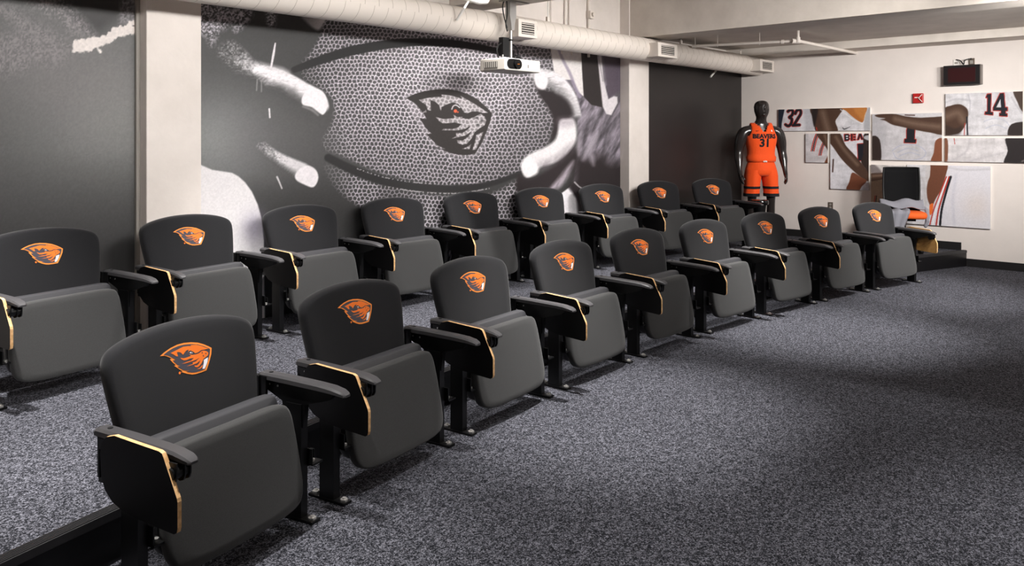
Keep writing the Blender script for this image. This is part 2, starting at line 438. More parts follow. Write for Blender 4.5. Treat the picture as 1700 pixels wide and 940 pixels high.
# ---- middle mural: hands gripping a ball
P, U, V = mural_grid(333.0, 1033.0, 1.0, zs)
X0, X1 = 2.882, 8.403
P[..., 0] = np.clip(P[..., 0], X0, X1)
p = Paint(U, V, 66.0)
n1 = fbm(U/30, V/30, 4); n2 = fbm(U/2.2, V/2.2, 2, 20); nst = fbm(U/7, V/2.5, 3, 40)
p.glow(362, 235, 100, 85, (146,148,148), .9); p.glow(470, 235, 120, 70, 104, .5)
p.put(np.clip((75 - V)/60, 0, 1)*.6, grey(40)); p.put(np.clip((V - 290)/60, 0, 1)*.55, grey(44))
p.glow(520, 120, 40, 40, 56, .5)
p.poly([(320,268),(336,275),(352,282),(385,287),(396,293),(407,303),(418,318),(428,340),(434,362),(438,400),(442,700),(320,700)], (230,227,229), 2, False)
p.glow(424, 378, 22, 26, (150,142,165), .6)
fz = np.clip((n2 - .32)*2.6, 0, 1)
p.poly([(330,5),(398,20),(380,42),(362,55),(352,76),(343,60),(330,52)], (205,198,208), 14, True, .9, fz)
p.poly([(392,15),(420,20),(404,45),(388,52)], (200,194,204), 10, True, .9, fz)
p.poly([(443,18),(457,20),(456,44),(444,40)], (200,195,203), 8, True, .9, fz)
# ball body: pebbled leather
bx = (U + 6*np.sin(V/60))/6.9; by = (V + 5*np.sin(U/75))/6.5
f1, f2, ox, oy = cells(bx, by)
rim = np.clip(1 - (f2 - f1)*2.6, 0, 1)**.8
light = np.exp(-((U-765)/150)**2 - ((V-105)/75)**2)
light2 = np.exp(-((U-720)/240)**2 - ((V-170)/150)**2)
dark = 38 + 44*light2 + 118*light; brt = 168 + 60*light2 + 26*light
side = np.clip((U - 820)/90, 0, 1); brt = brt - 30*side; dark = dark - 12*side
peb = (dark + (brt - dark)*rim)*(1 - .30*(ox*.5 + oy))
leath = np.stack([peb*1.01, peb*.975, peb*1.015], -1)
ball = [(545,20),(535,52),(515,88),(486,122),(520,140),(552,165),(552,200),(538,226),(536,246),(575,262),(640,290),(740,308),(820,302),(862,286),(890,262),(910,236),(920,205),(921,178),(914,140),(926,110),(917,70),(900,40),(700,20)]
mb_ = p.mask(ball, 6)
fade = np.clip((U - 508 + (V-150)*-.30)/50, 0, 1)
fade = np.clip(fade*.75 + (rim - .45)*.9*(fade > .02), 0, 1)
m = mb_*np.clip(fade, 0, 1)
p.c = p.c*(1-m[..., None]) + leath*m[..., None]
# below the lower seam
low = p.mask([(536,272),(590,290),(650,312),(740,326),(815,322),(864,298),(868,340),(850,420),(800,460),(720,440),(650,380),(600,345),(560,315)], 8)
peb2 = 38 + 185*np.clip(rim*1.1 - .1, 0, 1); l2 = np.stack([peb2*1.01, peb2*.98, peb2*1.02], -1)
m = low*np.clip((U - 530)/60, 0, 1)*np.clip(rim*1.4, 0, 1); p.c = p.c*(1-m[..., None]) + l2*m[..., None]
p.poly([(636,312),(700,330),(690,380),(640,360)], 40, 18, True, .35)
# seams
p.line([(488,116),(540,97),(590,83),(650,73),(700,70),(760,73),(815,83),(850,92),(880,108)], [10,15,16,15,13,12,11,8,5], 36, 2)
p.line([(545,262),(590,284),(640,301),(700,311),(760,313),(815,305),(866,287)], [13,15,15,13,11,9,8], 44, 3)
p.line([(590,279),(640,295),(700,304),(760,305),(800,300)], 1.6, 205, 1, .8, (rim > .35)*1.)
p.line([(640,310),(700,319),(760,321),(812,313)], 1.6, 215, 1, .8, (rim > .3)*1.)
# left fingers
def shade_poly(pts, g0, g1, c0, c1, soft, mod=None):
    a, b = np.array(g0, float), np.array(g1, float); e = b-a
    t = np.clip(((U-a[0])*e[0] + (V-a[1])*e[1])/(e@e), 0, 1)
    c = np.stack([grey(c0)[k] + (grey(c1)[k]-grey(c0)[k])*t for k in range(3)], -1)
    m = p.mask(pts, soft)
    if mod is not None: m = m*mod
    p.c = p.c*(1-m[..., None]) + c*m[..., None]
shade_poly([(498,22),(540,26),(537,40),(528,50),(512,40)], (500,30), (530,45), 120, 205, 5)
def finger(path, radii, hi, lo, soft=2.5, fuzz=0, tex=0, up=(-.15, 1.0)):
    """a lit finger: bright along its upper side, sinking into shade below"""
    Pp = np.array(spline(path, 6, False)); rr_ = np.interp(np.linspace(0, 1, len(Pp)), np.linspace(0, 1, len(radii)), radii)
    best = np.full(U.shape, -1e9); S = np.zeros(U.shape); T = np.zeros(U.shape); RRr = np.ones(U.shape)
    for i in range(len(Pp) - 1):
        a, b = Pp[i], Pp[i+1]; e = b - a; wx, wy = U - a[0], V - a[1]
        t = np.clip((wx*e[0] + wy*e[1])/(e@e + 1e-9), 0, 1); r = rr_[i] + (rr_[i+1]-rr_[i])*t
        qx, qy = wx - e[0]*t, wy - e[1]*t; d = r - np.hypot(qx, qy)
        nb = d > best; best = np.where(nb, d, best)
        S = np.where(nb, qy/r, S); T = np.where(nb, (i+t)/(len(Pp)-1), T); RRr = np.where(nb, r, RRr)
    m = np.clip(.5 + best/soft, 0, 1)
    sh = np.clip((S - up[0])/(up[1]-up[0]), 0, 1); sh = sh*sh*(3-2*sh)
    if tex: sh = np.clip(sh + tex*(nst - .5)*2*(1-T), 0, 1)
    l = hi + (lo - hi)*sh
    al = m*(1 - .75*sh)
    if fuzz: al = al*np.clip(T/fuzz + .25 + (n2-.5)*1.2*(T < fuzz), 0, 1)
    c = np.stack([l*1.0, l*.985, l*1.0], -1)
    p.c = p.c*(1-al[..., None]) + c*al[..., None]
finger([(382,88),(396,103),(415,115),(440,124),(462,131)], [20,20,15,17,19], 205, 70, 9, .8, .9)
finger([(430,118),(452,130),(475,138),(500,152),(522,166),(531,177)], [10,18,17,17,19,15], 242, 95, 3, 0, .35)
p.glow(484, 152, 7, 7, 105, .5); p.glow(478, 120, 6, 4, 190, .4)
p.poly([(501,164),(507,153),(520,147),(534,151),(542,163),(543,180),(537,190),(531,188),(518,178),(503,174)], 243, 2)
p.line([(503,177),(518,183),(528,191)], 3, 150, 3, .7)
p.line([(457,72),(454,90),(450,112)], [2,4,3], 232, 1.2); p.line([(447,181),(448,195)], 2.6, 235, 1)
p.line([(427,132),(426,150)], 2, 170, 1.5, .6); p.line([(434,135),(434,152)], 2, 165, 1.5, .6)
finger([(436,246),(455,260),(478,274),(500,286),(513,295)], [10,10,13,16,15], 225, 70, 4, .5, .3)
p.poly([(490,290),(498,280),(512,275),(525,283),(528,298),(520,311),(504,306),(492,299)], 240, 2)
p.line([(460,294),(464,303),(468,313)], [3,2], 215, 1.2)
# emblem on the ball
def E(pts): return [(640 + a/6.268, 130 + b/6.268) for a, b in pts]
p.poly(E([(180,205),(300,130),(520,85),(760,100),(980,200),(1140,365),(1060,640),(950,815),(760,830),(560,770),(430,630),(300,420)]), (205,198,205), 6, True, .35)
p.poly(E([(215,205),(300,165),(400,135),(520,115),(640,112),(760,130),(860,165),(960,220),(1050,300),(1110,365),(1090,450),(1050,560),(1000,680),(935,785),(850,800),(760,798),(680,780),(565,737),(620,735),(540,700),(480,640),(425,580),(478,577),(420,520),(350,412),(428,425),(390,360),(310,265)]), (52,48,47), 1, False)
tx = np.clip(.75 + (rim-.4)*.5, 0, 1)
def W(pts): p.poly(E(pts), (214,208,212), 1, False, 1.0, tx)
W([(350,225),(440,205),(520,195),(595,195),(580,170),(680,180),(795,212),(783,185),(880,240),(980,300),(1065,360),(1010,360),(960,345),(900,345),(850,365),(820,355),(790,310),(760,270),(700,250),(630,275),(585,300),(575,338),(560,280),(520,245),(465,225),(472,337),(440,330),(420,275),(380,250)])
W([(525,405),(600,425),(680,420),(722,410),(705,380),(750,405),(800,400),(800,415),(860,425),(920,405),(990,370),(1030,400),(1048,440),(1030,490),(980,520),(930,560),(900,620),(850,680),(800,692),(752,672),(745,645),(800,650),(860,610),(897,553),(830,595),(760,612),(690,627),(737,605),(735,570),(800,570),(860,530),(887,492),(830,525),(750,542),(590,540),(600,527),(700,528),(760,510),(790,475),(720,460),(660,465),(600,470),(560,445)])
W([(798,735),(850,715),(890,687),(872,738)]); W([(945,590),(1018,558),(985,640),(942,740),(903,747),(930,670)]); W([(388,357),(420,330),(428,355)])
p.line(E([(690,322),(705,290),(735,280),(772,305)]), 1.8, 214, 1)
for (a, b) in ((950,412),(1005,442),(960,485)): p.glow(640+a/6.268, 130+b/6.268, 2.6, 1.8, 52, .95)
for (a, b, r) in ((728,341,2.7),(753,352,1.2)):
    p.put(np.clip(.5 + r - np.hypot(U-640-a/6.268, V-130-b/6.268), 0, 1), (240,105,70))
for q in ([(490,718),(520,718)], [(505,718),(505,742)], [(528,742),(530,718),(542,735),(555,718),(560,742)]):
    p.line(E(q), 1.1, 52, .8)
# right hand, sleeve and arm
def H(pts): return [(860 + a/3.615, 80 + b/3.615) for a, b in pts]
streak = np.clip(fbm((U*.55 + V*.28)/3.4, (V*.5 - U*.25)/13, 4, 60), 0, 1)
p.poly(H([(180,-80),(700,-80),(700,940),(300,940),(330,830),(360,560),(350,270),(230,170),(215,130)]), (108,102,110), 2, False)
p.c = np.where((p.mask(H([(330,250),(640,280),(640,860),(300,860)]), 30)*.9)[..., None] > 0, p.c*(1 + (p.mask(H([(330,250),(640,280),(640,860),(300,860)]), 30)*1.1*(streak-.5)*1.5)[..., None]), p.c)
p.poly(H([(186,-60),(380,-60),(384,130),(396,292),(360,262),(330,190),(280,190),(228,170),(214,130)]), (222,217,216), 1.5, False)
p.line(H([(238,-10),(265,60),(310,150),(345,240),(372,290)]), [4,5,6], (150,140,158), 2.5, .8)
p.poly(H([(374,-60),(466,-60),(490,160),(516,358),(440,340),(394,292)]), (42,37,37), 1.5, False)
p.poly(H([(497,-60),(640,-60),(640,240),(542,302)]), (84,75,86), 4, False)
p.poly(H([(466,-60),(492,-60),(512,180),(542,306),(575,288),(596,292),(598,330),(560,402),(530,395),(508,350),(488,160)]), (214,208,212), 2, False)
p.line(H([(478,20),(492,100),(510,200)]), 1.3, 120, 1, .7)
p.poly(H([(100,215),(160,250),(240,268),(300,330),(340,400),(300,440),(250,430),(238,500),(195,565),(214,450),(188,370),(130,285)]), (40,34,36), 5)
shade_poly(H([(95,170),(120,140),(165,138),(215,165),(262,195),(300,250),(330,320),(362,330),(362,420),(330,400),(300,330),(262,290),(225,265),(190,235),(160,246),(125,245),(105,220)]), (905,128), (955,190), 205, 130, 6, np.clip(.75 + (streak-.5)*1.2, 0, 1))
finger([(893,128),(910,133),(930,145),(945,165),(955,192)], [14,17,15,13,10], 225, 70, 3, 0, .5, (-.5, .9))
p.poly(H([(235,290),(300,320),(330,395),(280,420),(250,380)]), (38,33,35), 9)
p.poly(H([(98,160),(130,140),(168,150),(180,200),(160,245),(125,240),(104,212)]), (226,222,226), 3)
p.poly(H([(0,762),(60,785),(120,765),(220,700),(330,600),(352,660),(330,720),(262,790),(190,850),(0,870)]), (42,36,38), 8)
p.poly(H([(350,660),(430,660),(500,640),(560,690),(640,690),(640,870),(360,850),(330,780)]), (40,34,36), 22)
p.poly(H([(250,440),(290,425),(335,430),(352,500),(342,570),(285,640),(212,690),(135,715),(112,755),(50,775),(22,730),(24,680),(75,632),(170,590),(228,540)]), (232,228,230), 5)
p.poly(H([(250,425),(335,428),(330,460),(255,470)]), (150,140,150), 14, True, .6)
p.poly(H([(112,690),(215,650),(300,590),(345,560),(345,600),(260,680),(150,725)]), (110,100,108), 12, True, .5, np.clip(streak*1.6, 0, 1))
p.poly(H([(22,700),(60,650),(108,680),(112,740),(60,775),(30,750)]), (240,237,239), 3)
p.poly(H([(335,675),(310,745),(255,832),(190,845),(235,790),(290,720)]), (176,166,176), 7, True, .9, np.clip(.5+streak, 0, 1))
p.poly(H([(480,505),(470,570),(420,640),(385,670),(410,590),(450,530)]), (176,168,178), 9, True, .8)
p.poly(H([(432,640),(458,650),(455,705),(436,680)]), (165,157,166), 8, True, .8)
p.poly(H([(355,560),(385,500),(375,620),(362,640)]), (165,157,166), 7, True, .7)
p.poly(H([(262,870),(318,828),(372,960),(380,1300),(250,1300)]), (226,222,226), 2, False)
p.poly(H([(300,835),(340,800),(395,850),(420,1300),(385,1300),(350,900)]), (38,33,35), 5, False, .9)
p.line(H([(340,805),(365,830),(385,842)]), [2.5,1.5], 200, 1.2, .8)
p.c *= (1 + (n2 - .5)*.10)[..., None]
mu = sheet('wall_mural', P, p.c, 'mural_print')
tag(mu, 'black and white mural of two hands gripping a pebbled ball', 'mural')

# ---- left mural
P, U, V = mural_grid(-140.0, 229.0, 1.5, np.concatenate([np.linspace(ZP + .001, .9, 10), np.arange(.92, 2.86, .009)]))
P[..., 0] = np.minimum(P[..., 0], 2.451)
p = Paint(U, V, 82.0); n2 = fbm(U/2.4, V/2.4, 2, 90); n1 = fbm(U/26, V/20, 4, 95)
p.glow(190, 200, 120, 120, (126,126,124), .85); p.glow(90, 130, 130, 70, (110,105,106), .4)
p.put(np.clip((V - 250)/130, 0, 1)*.6, grey(44)); p.put(np.clip((60 - U)/140, 0, 1)*.35, grey(52))
p.poly([(110,-60),(210,-60),(205,20),(185,42),(160,55),(120,20),(95,0)], 44, 26)
fz = np.clip((n2 - .3)*2.2 + (n1-.5)*1.2, 0, 1)
p.poly([(30,-30),(85,-30),(120,10),(150,45),(156,62),(120,60),(105,42),(70,20),(45,5)], (140,132,136), 16, True, .8, fz)
p.poly([(-20,10),(20,12),(60,35),(110,62),(125,75),(112,92),(90,110),(60,105),(20,125),(-20,110),(-20,60),(30,50)], (130,123,126), 26, True, .7, fz)
p.poly([(208,-30),(229,-30),(228,10),(222,34),(205,38),(198,36)], (150,143,150), 10, True, .85, fz)
def L(pts): return [(a/6.7125, b/6.7125) for a, b in pts]
jag = 2.2*(fbm(U/4, V/4, 2, 33) - .5)
q = L([(795,585),(820,460),(900,432),(960,440),(1040,410),(1110,415),(1180,390),(1260,310),(1330,290),(1400,285),(1440,235),(1500,228),(1560,270),(1560,350),(1500,380),(1440,385),(1380,405),(1320,400),(1240,470),(1130,520),(1050,540),(1000,575),(900,580)])
p.put(np.clip(.5 + (p.sd(q) + jag*2)/1.2, 0, 1), (214,206,202))
p.poly(L([(1080,540),(1115,548),(1137,580),(1112,592)]), (222,216,212), 1)
p.line(L([(1500,225),(1520,255),(1535,290)]), 1.6, 50, 1); p.line(L([(1480,290),(1540,285)]), 1.4, 50, 1)
p.c *= (1 + (n2 - .5)*.14)[..., None]
tag(sheet('wall_mural', P, p.c, 'mural_print'), 'smoky grey mural with a white splash left of the cream column', 'mural')
# ---- plain dark wall covering at the far end
dk = link('wall_mural', MB().box(8.847, XE - .002, YM, YW - .001, ZP, 2.86).mesh('dark_mural', 'mural_dark'))
tag(dk, 'plain charcoal wall covering right of the second column', 'mural')

# ---- printed panels on the end wall
def C6(a, b): return 1280 + a/3.481, 130 + b/3.481
def panel(corners, draw, base, label):
    (ya, za), (yb, zb) = on_end(*corners[0], XE - .03), on_end(*corners[1], XE - .03)   # top-left, bottom-right
    y0, y1, z0, z1 = yb, ya, zb, za
    e = empty('wall_panel', (XE, (y0+y1)/2, z0)); tag(e, label, 'wall panel', 'printed panels on the end wall')
    me = MB().box(-.0285, -.001, y0 - (y0+y1)/2, y1 - (y0+y1)/2, 0, z1 - z0).mesh('backing_board', 'panel_edge')
    link('backing_board', me, e)
    ny, nz = max(8, int((y1-y0)/.006)), max(8, int((z1-z0)/.006))
    Y, Z = np.meshgrid(np.linspace(y1, y0, ny), np.linspace(z0, z1, nz))
    X = np.full_like(Y, XE - .03); U, V = uv_of(X, Y, Z)
    p = Paint((U - 1280)*3.481, (V - 130)*3.481, base)
    n = fbm(p.U/60, p.V/22, 4, 5); n2 = fbm(p.U/14, p.V/40, 3, 9)
    p.c *= (1 + (n - .5)*.22 + (n2 - .5)*.12)[..., None]
    draw(p)
    p.c *= (1 + (fbm(p.U/5, p.V/5, 2, 3) - .5)*.08)[..., None]
    o = sheet('print', np.stack([X - XE, Y - (y0+y1)/2, Z - z0], -1), p.c, 'panel_print', e)
    return e
SK = (74,53,42); SKD = (48,37,33); SKL = (136,114,98); INK = (30,30,36); RED = (178,52,42)
def digit(p, pts, holes=()):
    m = p.mask(pts, 2, False, 4); p.put(m, RED)
    p.poly(pts, INK, 2, False)
def limb(p, pts, hl=None, hw=14):
    p.poly(pts, SK, 4)
    if hl: p.line(hl, hw, SKL, hw*1.1, .6)
def d1(p):
    p.poly([(30,150),(80,150),(62,260),(58,340),(30,340)], (34,40,52), 4)
    three = [(98,192),(112,183),(126,190),(122,212),(106,226),(120,236),(116,262),(100,276),(84,268)]
    two = [(140,204),(150,186),(168,184),(172,204),(156,232),(132,270)]; foot = [(126,272),(164,270)]
    for w_, c_ in ((20, RED), (14, INK)):
        for l_ in (three, two, foot): p.line(l_, w_, c_, 2)
    p.poly([(196,150),(236,150),(250,310),(200,310)], (176,176,182), 20, True, .6)
    limb(p, [(236,170),(405,170),(392,215),(372,250),(382,310),(268,310),(250,270),(240,225)], [(300,200),(320,270),(330,300)], 30)
    p.poly([(236,175),(270,175),(262,240),(250,280),(240,240)], (40,32,30), 8)
    p.line([(262,285),(268,310)], 5, RED, 2)
    p.poly([(412,170),(548,165),(540,215),(532,252),(510,250),(470,222),(435,190)], (168,104,52), 3); p.poly([(480,170),(548,165),(538,240),(500,210)], (196,132,70), 14, True, .6)
    p.line([(402,180),(440,212),(480,240),(528,262)], 6, (225,222,225), 3, .8)
    p.line([(414,284),(424,294),(458,280)], [4,6,2], INK, 2)
    p.poly([(548,205),(585,150),(585,315),(538,300)], (168,168,172), 8)
def d2(p):
    for dx, c in ((0, RED), (8, INK), (16, RED)): p.line([(262+dx,318),(246+dx,360),(232+dx,420)], 6, c, 2)
    for dx, c in ((0, RED), (7, INK), (14, RED)): p.line([(300+dx,370),(284+dx,410),(276+dx,445)], 5, c, 2)
    limb(p, [(268,310),(335,310),(335,420),(318,400),(290,362),(272,340)], [(310,330),(330,390)], 12)
    p.poly([(335,440),(335,495),(308,495),(322,460)], (110,66,46), 3)
def d3(p):
    for a, t in enumerate(((424,324),(462,322),(498,320))):
        x, y = t
        if a == 0: digit(p, [(x,y),(x+22,y-2),(x+30,y+8),(x+24,y+17),(x+30,y+26),(x+22,y+36),(x+2,y+38)])
        if a == 1:
            for r in (0, 15, 30): digit(p, [(x,y+r),(x+26,y+r-1),(x+26,y+r+5),(x,y+r+6)])
            digit(p, [(x,y),(x+9,y),(x+9,y+37),(x,y+37)])
        if a == 2: digit(p, [(x,y+36),(x+12,y),(x+22,y),(x+34,y+33),(x+24,y+33),(x+17,y+14),(x+9,y+35)])
    p.poly([(433,332),(444,332),(444,338),(433,338)], (215,215,220), 1, False); p.poly([(434,346),(445,345),(445,351),(434,352)], (215,215,220), 1, False)
    digit(p, [(500,380),(535,378),(535,475),(504,475)])
    limb(p, [(340,318),(398,318),(430,385),(480,440),(530,500),(572,560),(572,592),(540,588),(470,530),(410,470),(360,400),(340,370)], [(375,340),(420,410),(500,500)], 16)
    p.poly([(534,330),(575,330),(575,545),(545,520),(520,480),(535,430)], SKD, 4); p.poly([(540,335),(575,330),(575,360),(540,350)], (170,170,174), 5)
    p.poly([(470,545),(520,572),(553,592),(525,625),(500,655),(436,645),(452,600)], (112,66,46), 3)
    p.line([(360,470),(356,540)], 8, (70,46,40), 4)
def d4(p):
    p.poly([(585,205),(660,250),(640,480),(585,480)], (168,166,170), 30, True, .6)
    digit(p, [(790,280),(832,280),(828,352),(838,354),(836,374),(770,372),(772,352),(784,350),(784,300)])
    for e in ([(700,420),(740,392),(800,382),(860,395),(895,430),(870,462),(800,475),(730,465),(706,430)], [(730,430),(790,405),(850,420)], [(740,450),(800,430),(860,445)]): p.line(e, 4, (160,166,190), 3, .7)
    limb(p, [(600,214),(650,206),(720,207),(780,220),(870,228),(1000,222),(1000,322),(920,314),(840,300),(760,282),(700,268),(660,246),(630,238),(660,232),(620,226)], [(720,235),(830,262),(970,280)], 26)
    p.poly([(780,204),(1000,200),(1000,218),(880,226),(800,216)], (200,198,200), 4)
    p.line([(775,212),(830,214)], 6, (70,40,36), 3)
    p.poly([(580,342),(628,355),(634,480),(580,480)], SKD, 4)
    p.poly([(952,360),(1000,355),(1000,485),(925,485),(940,430)], (124,74,52), 4)
def d5(p):
    p.line([(1010,140),(1070,120),(1150,130)], 8, (165,163,168), 12, .6); p.line([(1140,95),(1150,140),(1146,210)], 6, (160,158,165), 8, .6)
    limb(p, [(1000,185),(1040,158),(1090,150),(1130,172),(1140,205),(1130,255),(1098,308),(1050,326),(1000,322)], [(1020,220),(1080,200),(1110,240)], 36)
    p.poly([(1000,270),(1060,290),(1100,280),(1085,325),(1000,325)], SKD, 14, True, .7)
    p.line([(1132,225),(1136,335)], 9, INK, 3); p.line([(1120,260),(1116,335)], 4, RED, 2)
    digit(p, [(1250,92),(1272,90),(1268,196),(1282,197),(1282,212),(1236,208),(1238,194),(1250,194),(1252,112),(1242,112)])
    digit(p, [(1324,88),(1346,86),(1352,168),(1366,168),(1366,188),(1354,188),(1356,204),(1364,205),(1364,220),(1320,217),(1321,202),(1330,202),(1330,187),(1284,186),(1284,170)])
    p.poly([(1326,120),(1329,168),(1302,168)], (205,203,206), 2, False)
    p.line([(1230,250),(1290,232),(1350,245),(1390,290)], 5, (168,172,190), 4, .6); p.line([(1240,290),(1300,270),(1360,290)], 5, (168,172,190), 4, .6)
    p.poly([(1402,70),(1500,70),(1500,215),(1450,190),(1425,140)], (72,58,50), 5)
    p.line([(1390,110),(1420,160),(1450,200)], 10, (180,178,182), 6, .8)
    p.poly([(1390,265),(1500,258),(1500,340),(1375,340)], (48,40,38), 4)
def d6(p):
    p.poly([(1362,340),(1520,340),(1520,500),(1352,500),(1368,420)], (42,37,38), 4)
    p.poly([(995,350),(1022,362),(1018,495),(995,495)], (120,78,58), 4)
    p.line([(1150,350),(1130,420),(1060,470),(1020,480)], 10, (176,172,176), 14, .6); p.line([(1340,430),(1220,460),(1120,485)], 8, (178,174,178), 12, .6)
    p.line([(1058,345),(1062,380)], 4, RED, 2)
    p.line([(1450,480),(1475,470)], 8, (150,140,140), 6, .6)
def d7(p):
    p.poly([(575,600),(665,590),(650,700),(600,860),(575,860)], (182,156,128), 14, True, .8)
    limb(p, [(570,552),(640,545),(700,545),(700,580),(640,585),(570,594)], [(590,565),(680,560)], 10)
    p.poly([(570,545),(640,545),(600,500),(570,500)], (90,80,80), 12, True, .7)
    for dx, c in ((0, RED), (8, INK)): p.line([(602+dx,680),(596+dx,725),(590+dx,760)], 5, c, 2)
def d8(p):
    p.poly([(1012,500),(1290,500),(1290,900),(915,900),(920,800),(980,690),(1016,570)], (216,214,220), 3, False)
    p.line([(1020,515),(1120,530),(1270,525)], 12, (188,186,190), 8, .6); p.glow(1190, 740, 80, 90, (214,200,190), .5); p.line([(1070,560),(1050,700),(1060,840)], 14, (190,190,202), 16, .5)
    p.poly([(918,495),(1016,495),(1010,560),(985,640),(950,700),(928,745),(905,700),(900,640),(908,590),(918,560)], (106,66,48), 4)
    p.poly([(895,500),(920,500),(916,570),(895,600)], (196,192,192), 4)
    p.poly([(916,735),(938,725),(932,775),(918,790)], (226,110,50), 2)
    for dx, w, c in ((0, 7, RED), (12, 6, (235,235,238)), (26, 9, RED), (42, 13, INK)):
        p.line([(1014+dx*.6,570),(978+dx*.8,660),(940+dx*1.1,760),(915+dx*1.45,860)], w, c, 2)
    p.line([(845,560),(880,590),(890,700),(905,850)], 10, (180,176,176), 12, .6); p.line([(800,580),(900,575)], 10, (176,172,172), 10, .5)
Wt = (206,204,208)
panel((C6(43,181), C6(573,303)), d1, Wt, 'wide top-left printed panel with number 32 jersey and bent arm')
panel((C6(200,320), C6(328,489)), d2, (196,192,194), 'smallest printed panel, lower left, with striped shorts')
panel((C6(343,320), C6(565,648)), d3, (214,213,218), 'printed panel with forearm across a white lettered jersey')
panel((C6(585,207), C6(988,479)), d4, (192,189,192), 'printed panel with an arm reaching over a number 1 jersey')
panel((C6(1008,90), C6(1455,329)), d5, (204,202,205), 'uppermost printed panel with number 14 jersey and elbow')
panel((C6(1004,346), C6(1520,491)), d6, (206,202,203), 'printed panel of plain white jersey under the number 14 panel')
panel((C6(578,499), C6(778,842)), d7, (206,200,196), 'printed panel partly hidden by the black office chair')
panel((C6(786,499), C6(1268,872)), d8, (204,202,205), 'largest bottom printed panel with striped white shorts')

# =================================================================== AUDITORIUM CHAIRS
def yb(x, z): return .22 + .22*(z - .45) - .30*max(0, abs(x) - .17)**2     # front face of the back
def outline_back():
    h = [(.0,.395),(.2,.395),(.28,.40),(.308,.43),(.325,.52),(.341,.62),(.354,.72),(.359,.785),(.354,.822),(.331,.851),(.275,.874),(.19,.892),(.095,.903),(0,.906)]
    full = h + [(-x, z) for x, z in reversed(h[1:-1])]
    return spline(full, 4)
def pillow(out, cx, cz, hw, yfun, layers):
    m = MB(); rings = []
    for ins, dep in layers:
        s = 1 - ins/hw
        rings.append([((x-cx)*s + cx, yfun((x-cx)*s + cx, (z-cz)*s + cz) + dep, (z-cz)*s + cz) for x, z in out])
    n = len(out)
    m.loft(rings, False)
    for r, rev in ((0, False), (len(rings)-1, True)):
        pts = rings[r]; c = np.mean(np.array(pts), 0)
        o = len(m.v); m.v.append(tuple(c))
        for i in range(n): m.f.append((r*n+i, r*n+(i+1) % n, o)); m.m.append(0)
    return m
KM = {}
KM['backrest'] = pillow(outline_back(), 0, .65, .35, yb, [(.05,.062),(.012,.058),(0,.048),(-.001,.03),(.002,.014),(.009,.004),(.022,0),(.06,0),(.13,0),(.22,0)]).mesh('backrest', 'back_fabric', True, 60)
def yseat(x, z): return -.03 + (z - .11)*.185 - .012*(1 - (x/.34)**2)
def outline_pan():
    h = [(0,.104),(.18,.106),(.275,.116),(.318,.142),(.335,.20),(.335,.3),(.328,.42),(.318,.485),(.292,.522),(.22,.533),(.1,.535),(0,.535)]
    return spline(h + [(-x, z) for x, z in reversed(h[1:-1])], 4)
KM['seat_pan'] = pillow(outline_pan(), 0, .32, .33, yseat, [(.03,.058),(.004,.052),(0,.04),(0,.012),(.004,.004),(.014,0),(.06,0),(.14,0),(.22,0)]).mesh('seat_pan', 'seat_fabric_lit', True, 60)
def outline_cush():
    h = [(0,.14),(.2,.14),(.29,.15),(.32,.20),(.325,.3),(.32,.45),(.318,.52),(.31,.545),(.28,.556),(.15,.557),(0,.557)]
    return spline(h + [(-x, z) for x, z in reversed(h[1:-1])], 4)
def ycush(x, z): return .035 + (z - .11)*.185
KM['seat_cushion'] = pillow(outline_cush(), 0, .34, .32, ycush, [(.05,.078),(.012,.07),(.002,.05),(0,.025),(.004,.006),(.012,0)]).mesh('seat_cushion', 'cushion_vinyl', True, 50)

def arm_mesh():
    m = MB(); rings = []
    for (y, zt, t, w) in [(.290,.598,.012,.046),(.288,.608,.026,.054),(.275,.612,.031,.058),(.12,.609,.031,.058),(-.05,.603,.030,.058),(-.12,.598,.028,.059),(-.165,.589,.023,.056),(-.186,.580,.017,.046),(-.194,.573,.009,.030)]:
        h = w/2; r = min(.008, t*.3)
        rings.append([(-h,y,zt-r-.001),(-h+r,y,zt),(h-r,y,zt),(h,y,zt-r-.001),(h,y,zt-t+r*.5),(h-r,y,zt-t),(-h+r,y,zt-t),(-h,y,zt-t+r*.5)])
    return m.loft(rings).mesh('armrest', 'arm_plastic', True, 28)
KM['armrest'] = arm_mesh()
KM['screw_cap'] = MB().cyl((0,.235,.606),(0,.235,.6135), .0095, 14).mesh('screw_cap', 'arm_cap')
KM['leg'] = MB().box(-.02,.02,.045,.132,.012,.50).prism([(-.13,.567),(.272,.58),(.268,.545),(.16,.50),(.145,.40),(.04,.40),(.03,.50),(-.105,.54)], 'x', -.013, .013).mesh('leg', 'metal_black')
KM['foot_plate'] = MB().prism([(-.026,-.022),(.026,-.022),(.026,.196),(-.026,.196)], 'z', 0, .012).mesh('foot_plate', 'metal_black')
bt = MB()
hexr = [(.018*math.cos(R_(60*k)), .018*math.sin(R_(60*k))) for k in range(6)]
bt.prism(hexr, 'z', .012, .021).cyl((0,0,.02),(0,0,.028),.008,10)
KM['anchor_bolt'] = bt.mesh('anchor_bolt', 'chrome')
KM['bracket'] = MB().box(.021,.085,.015,.085,.228,.236).box(.021,.027,.02,.085,.236,.30).box(.079,.085,.06,.085,.236,.275).mesh('bracket', 'metal_black')
KM['bracket_bolt'] = MB().cyl((.052,.045,.236),(.052,.045,.245),.011,8).mesh('bracket_bolt', 'chrome')
KM['arm_rivet'] = MB().cyl((-.0145,.232,.563),(.0145,.232,.563),.005,8).cyl((-.0145,.185,.561),(.0145,.185,.561),.005,8).mesh('arm_rivet', 'chrome')
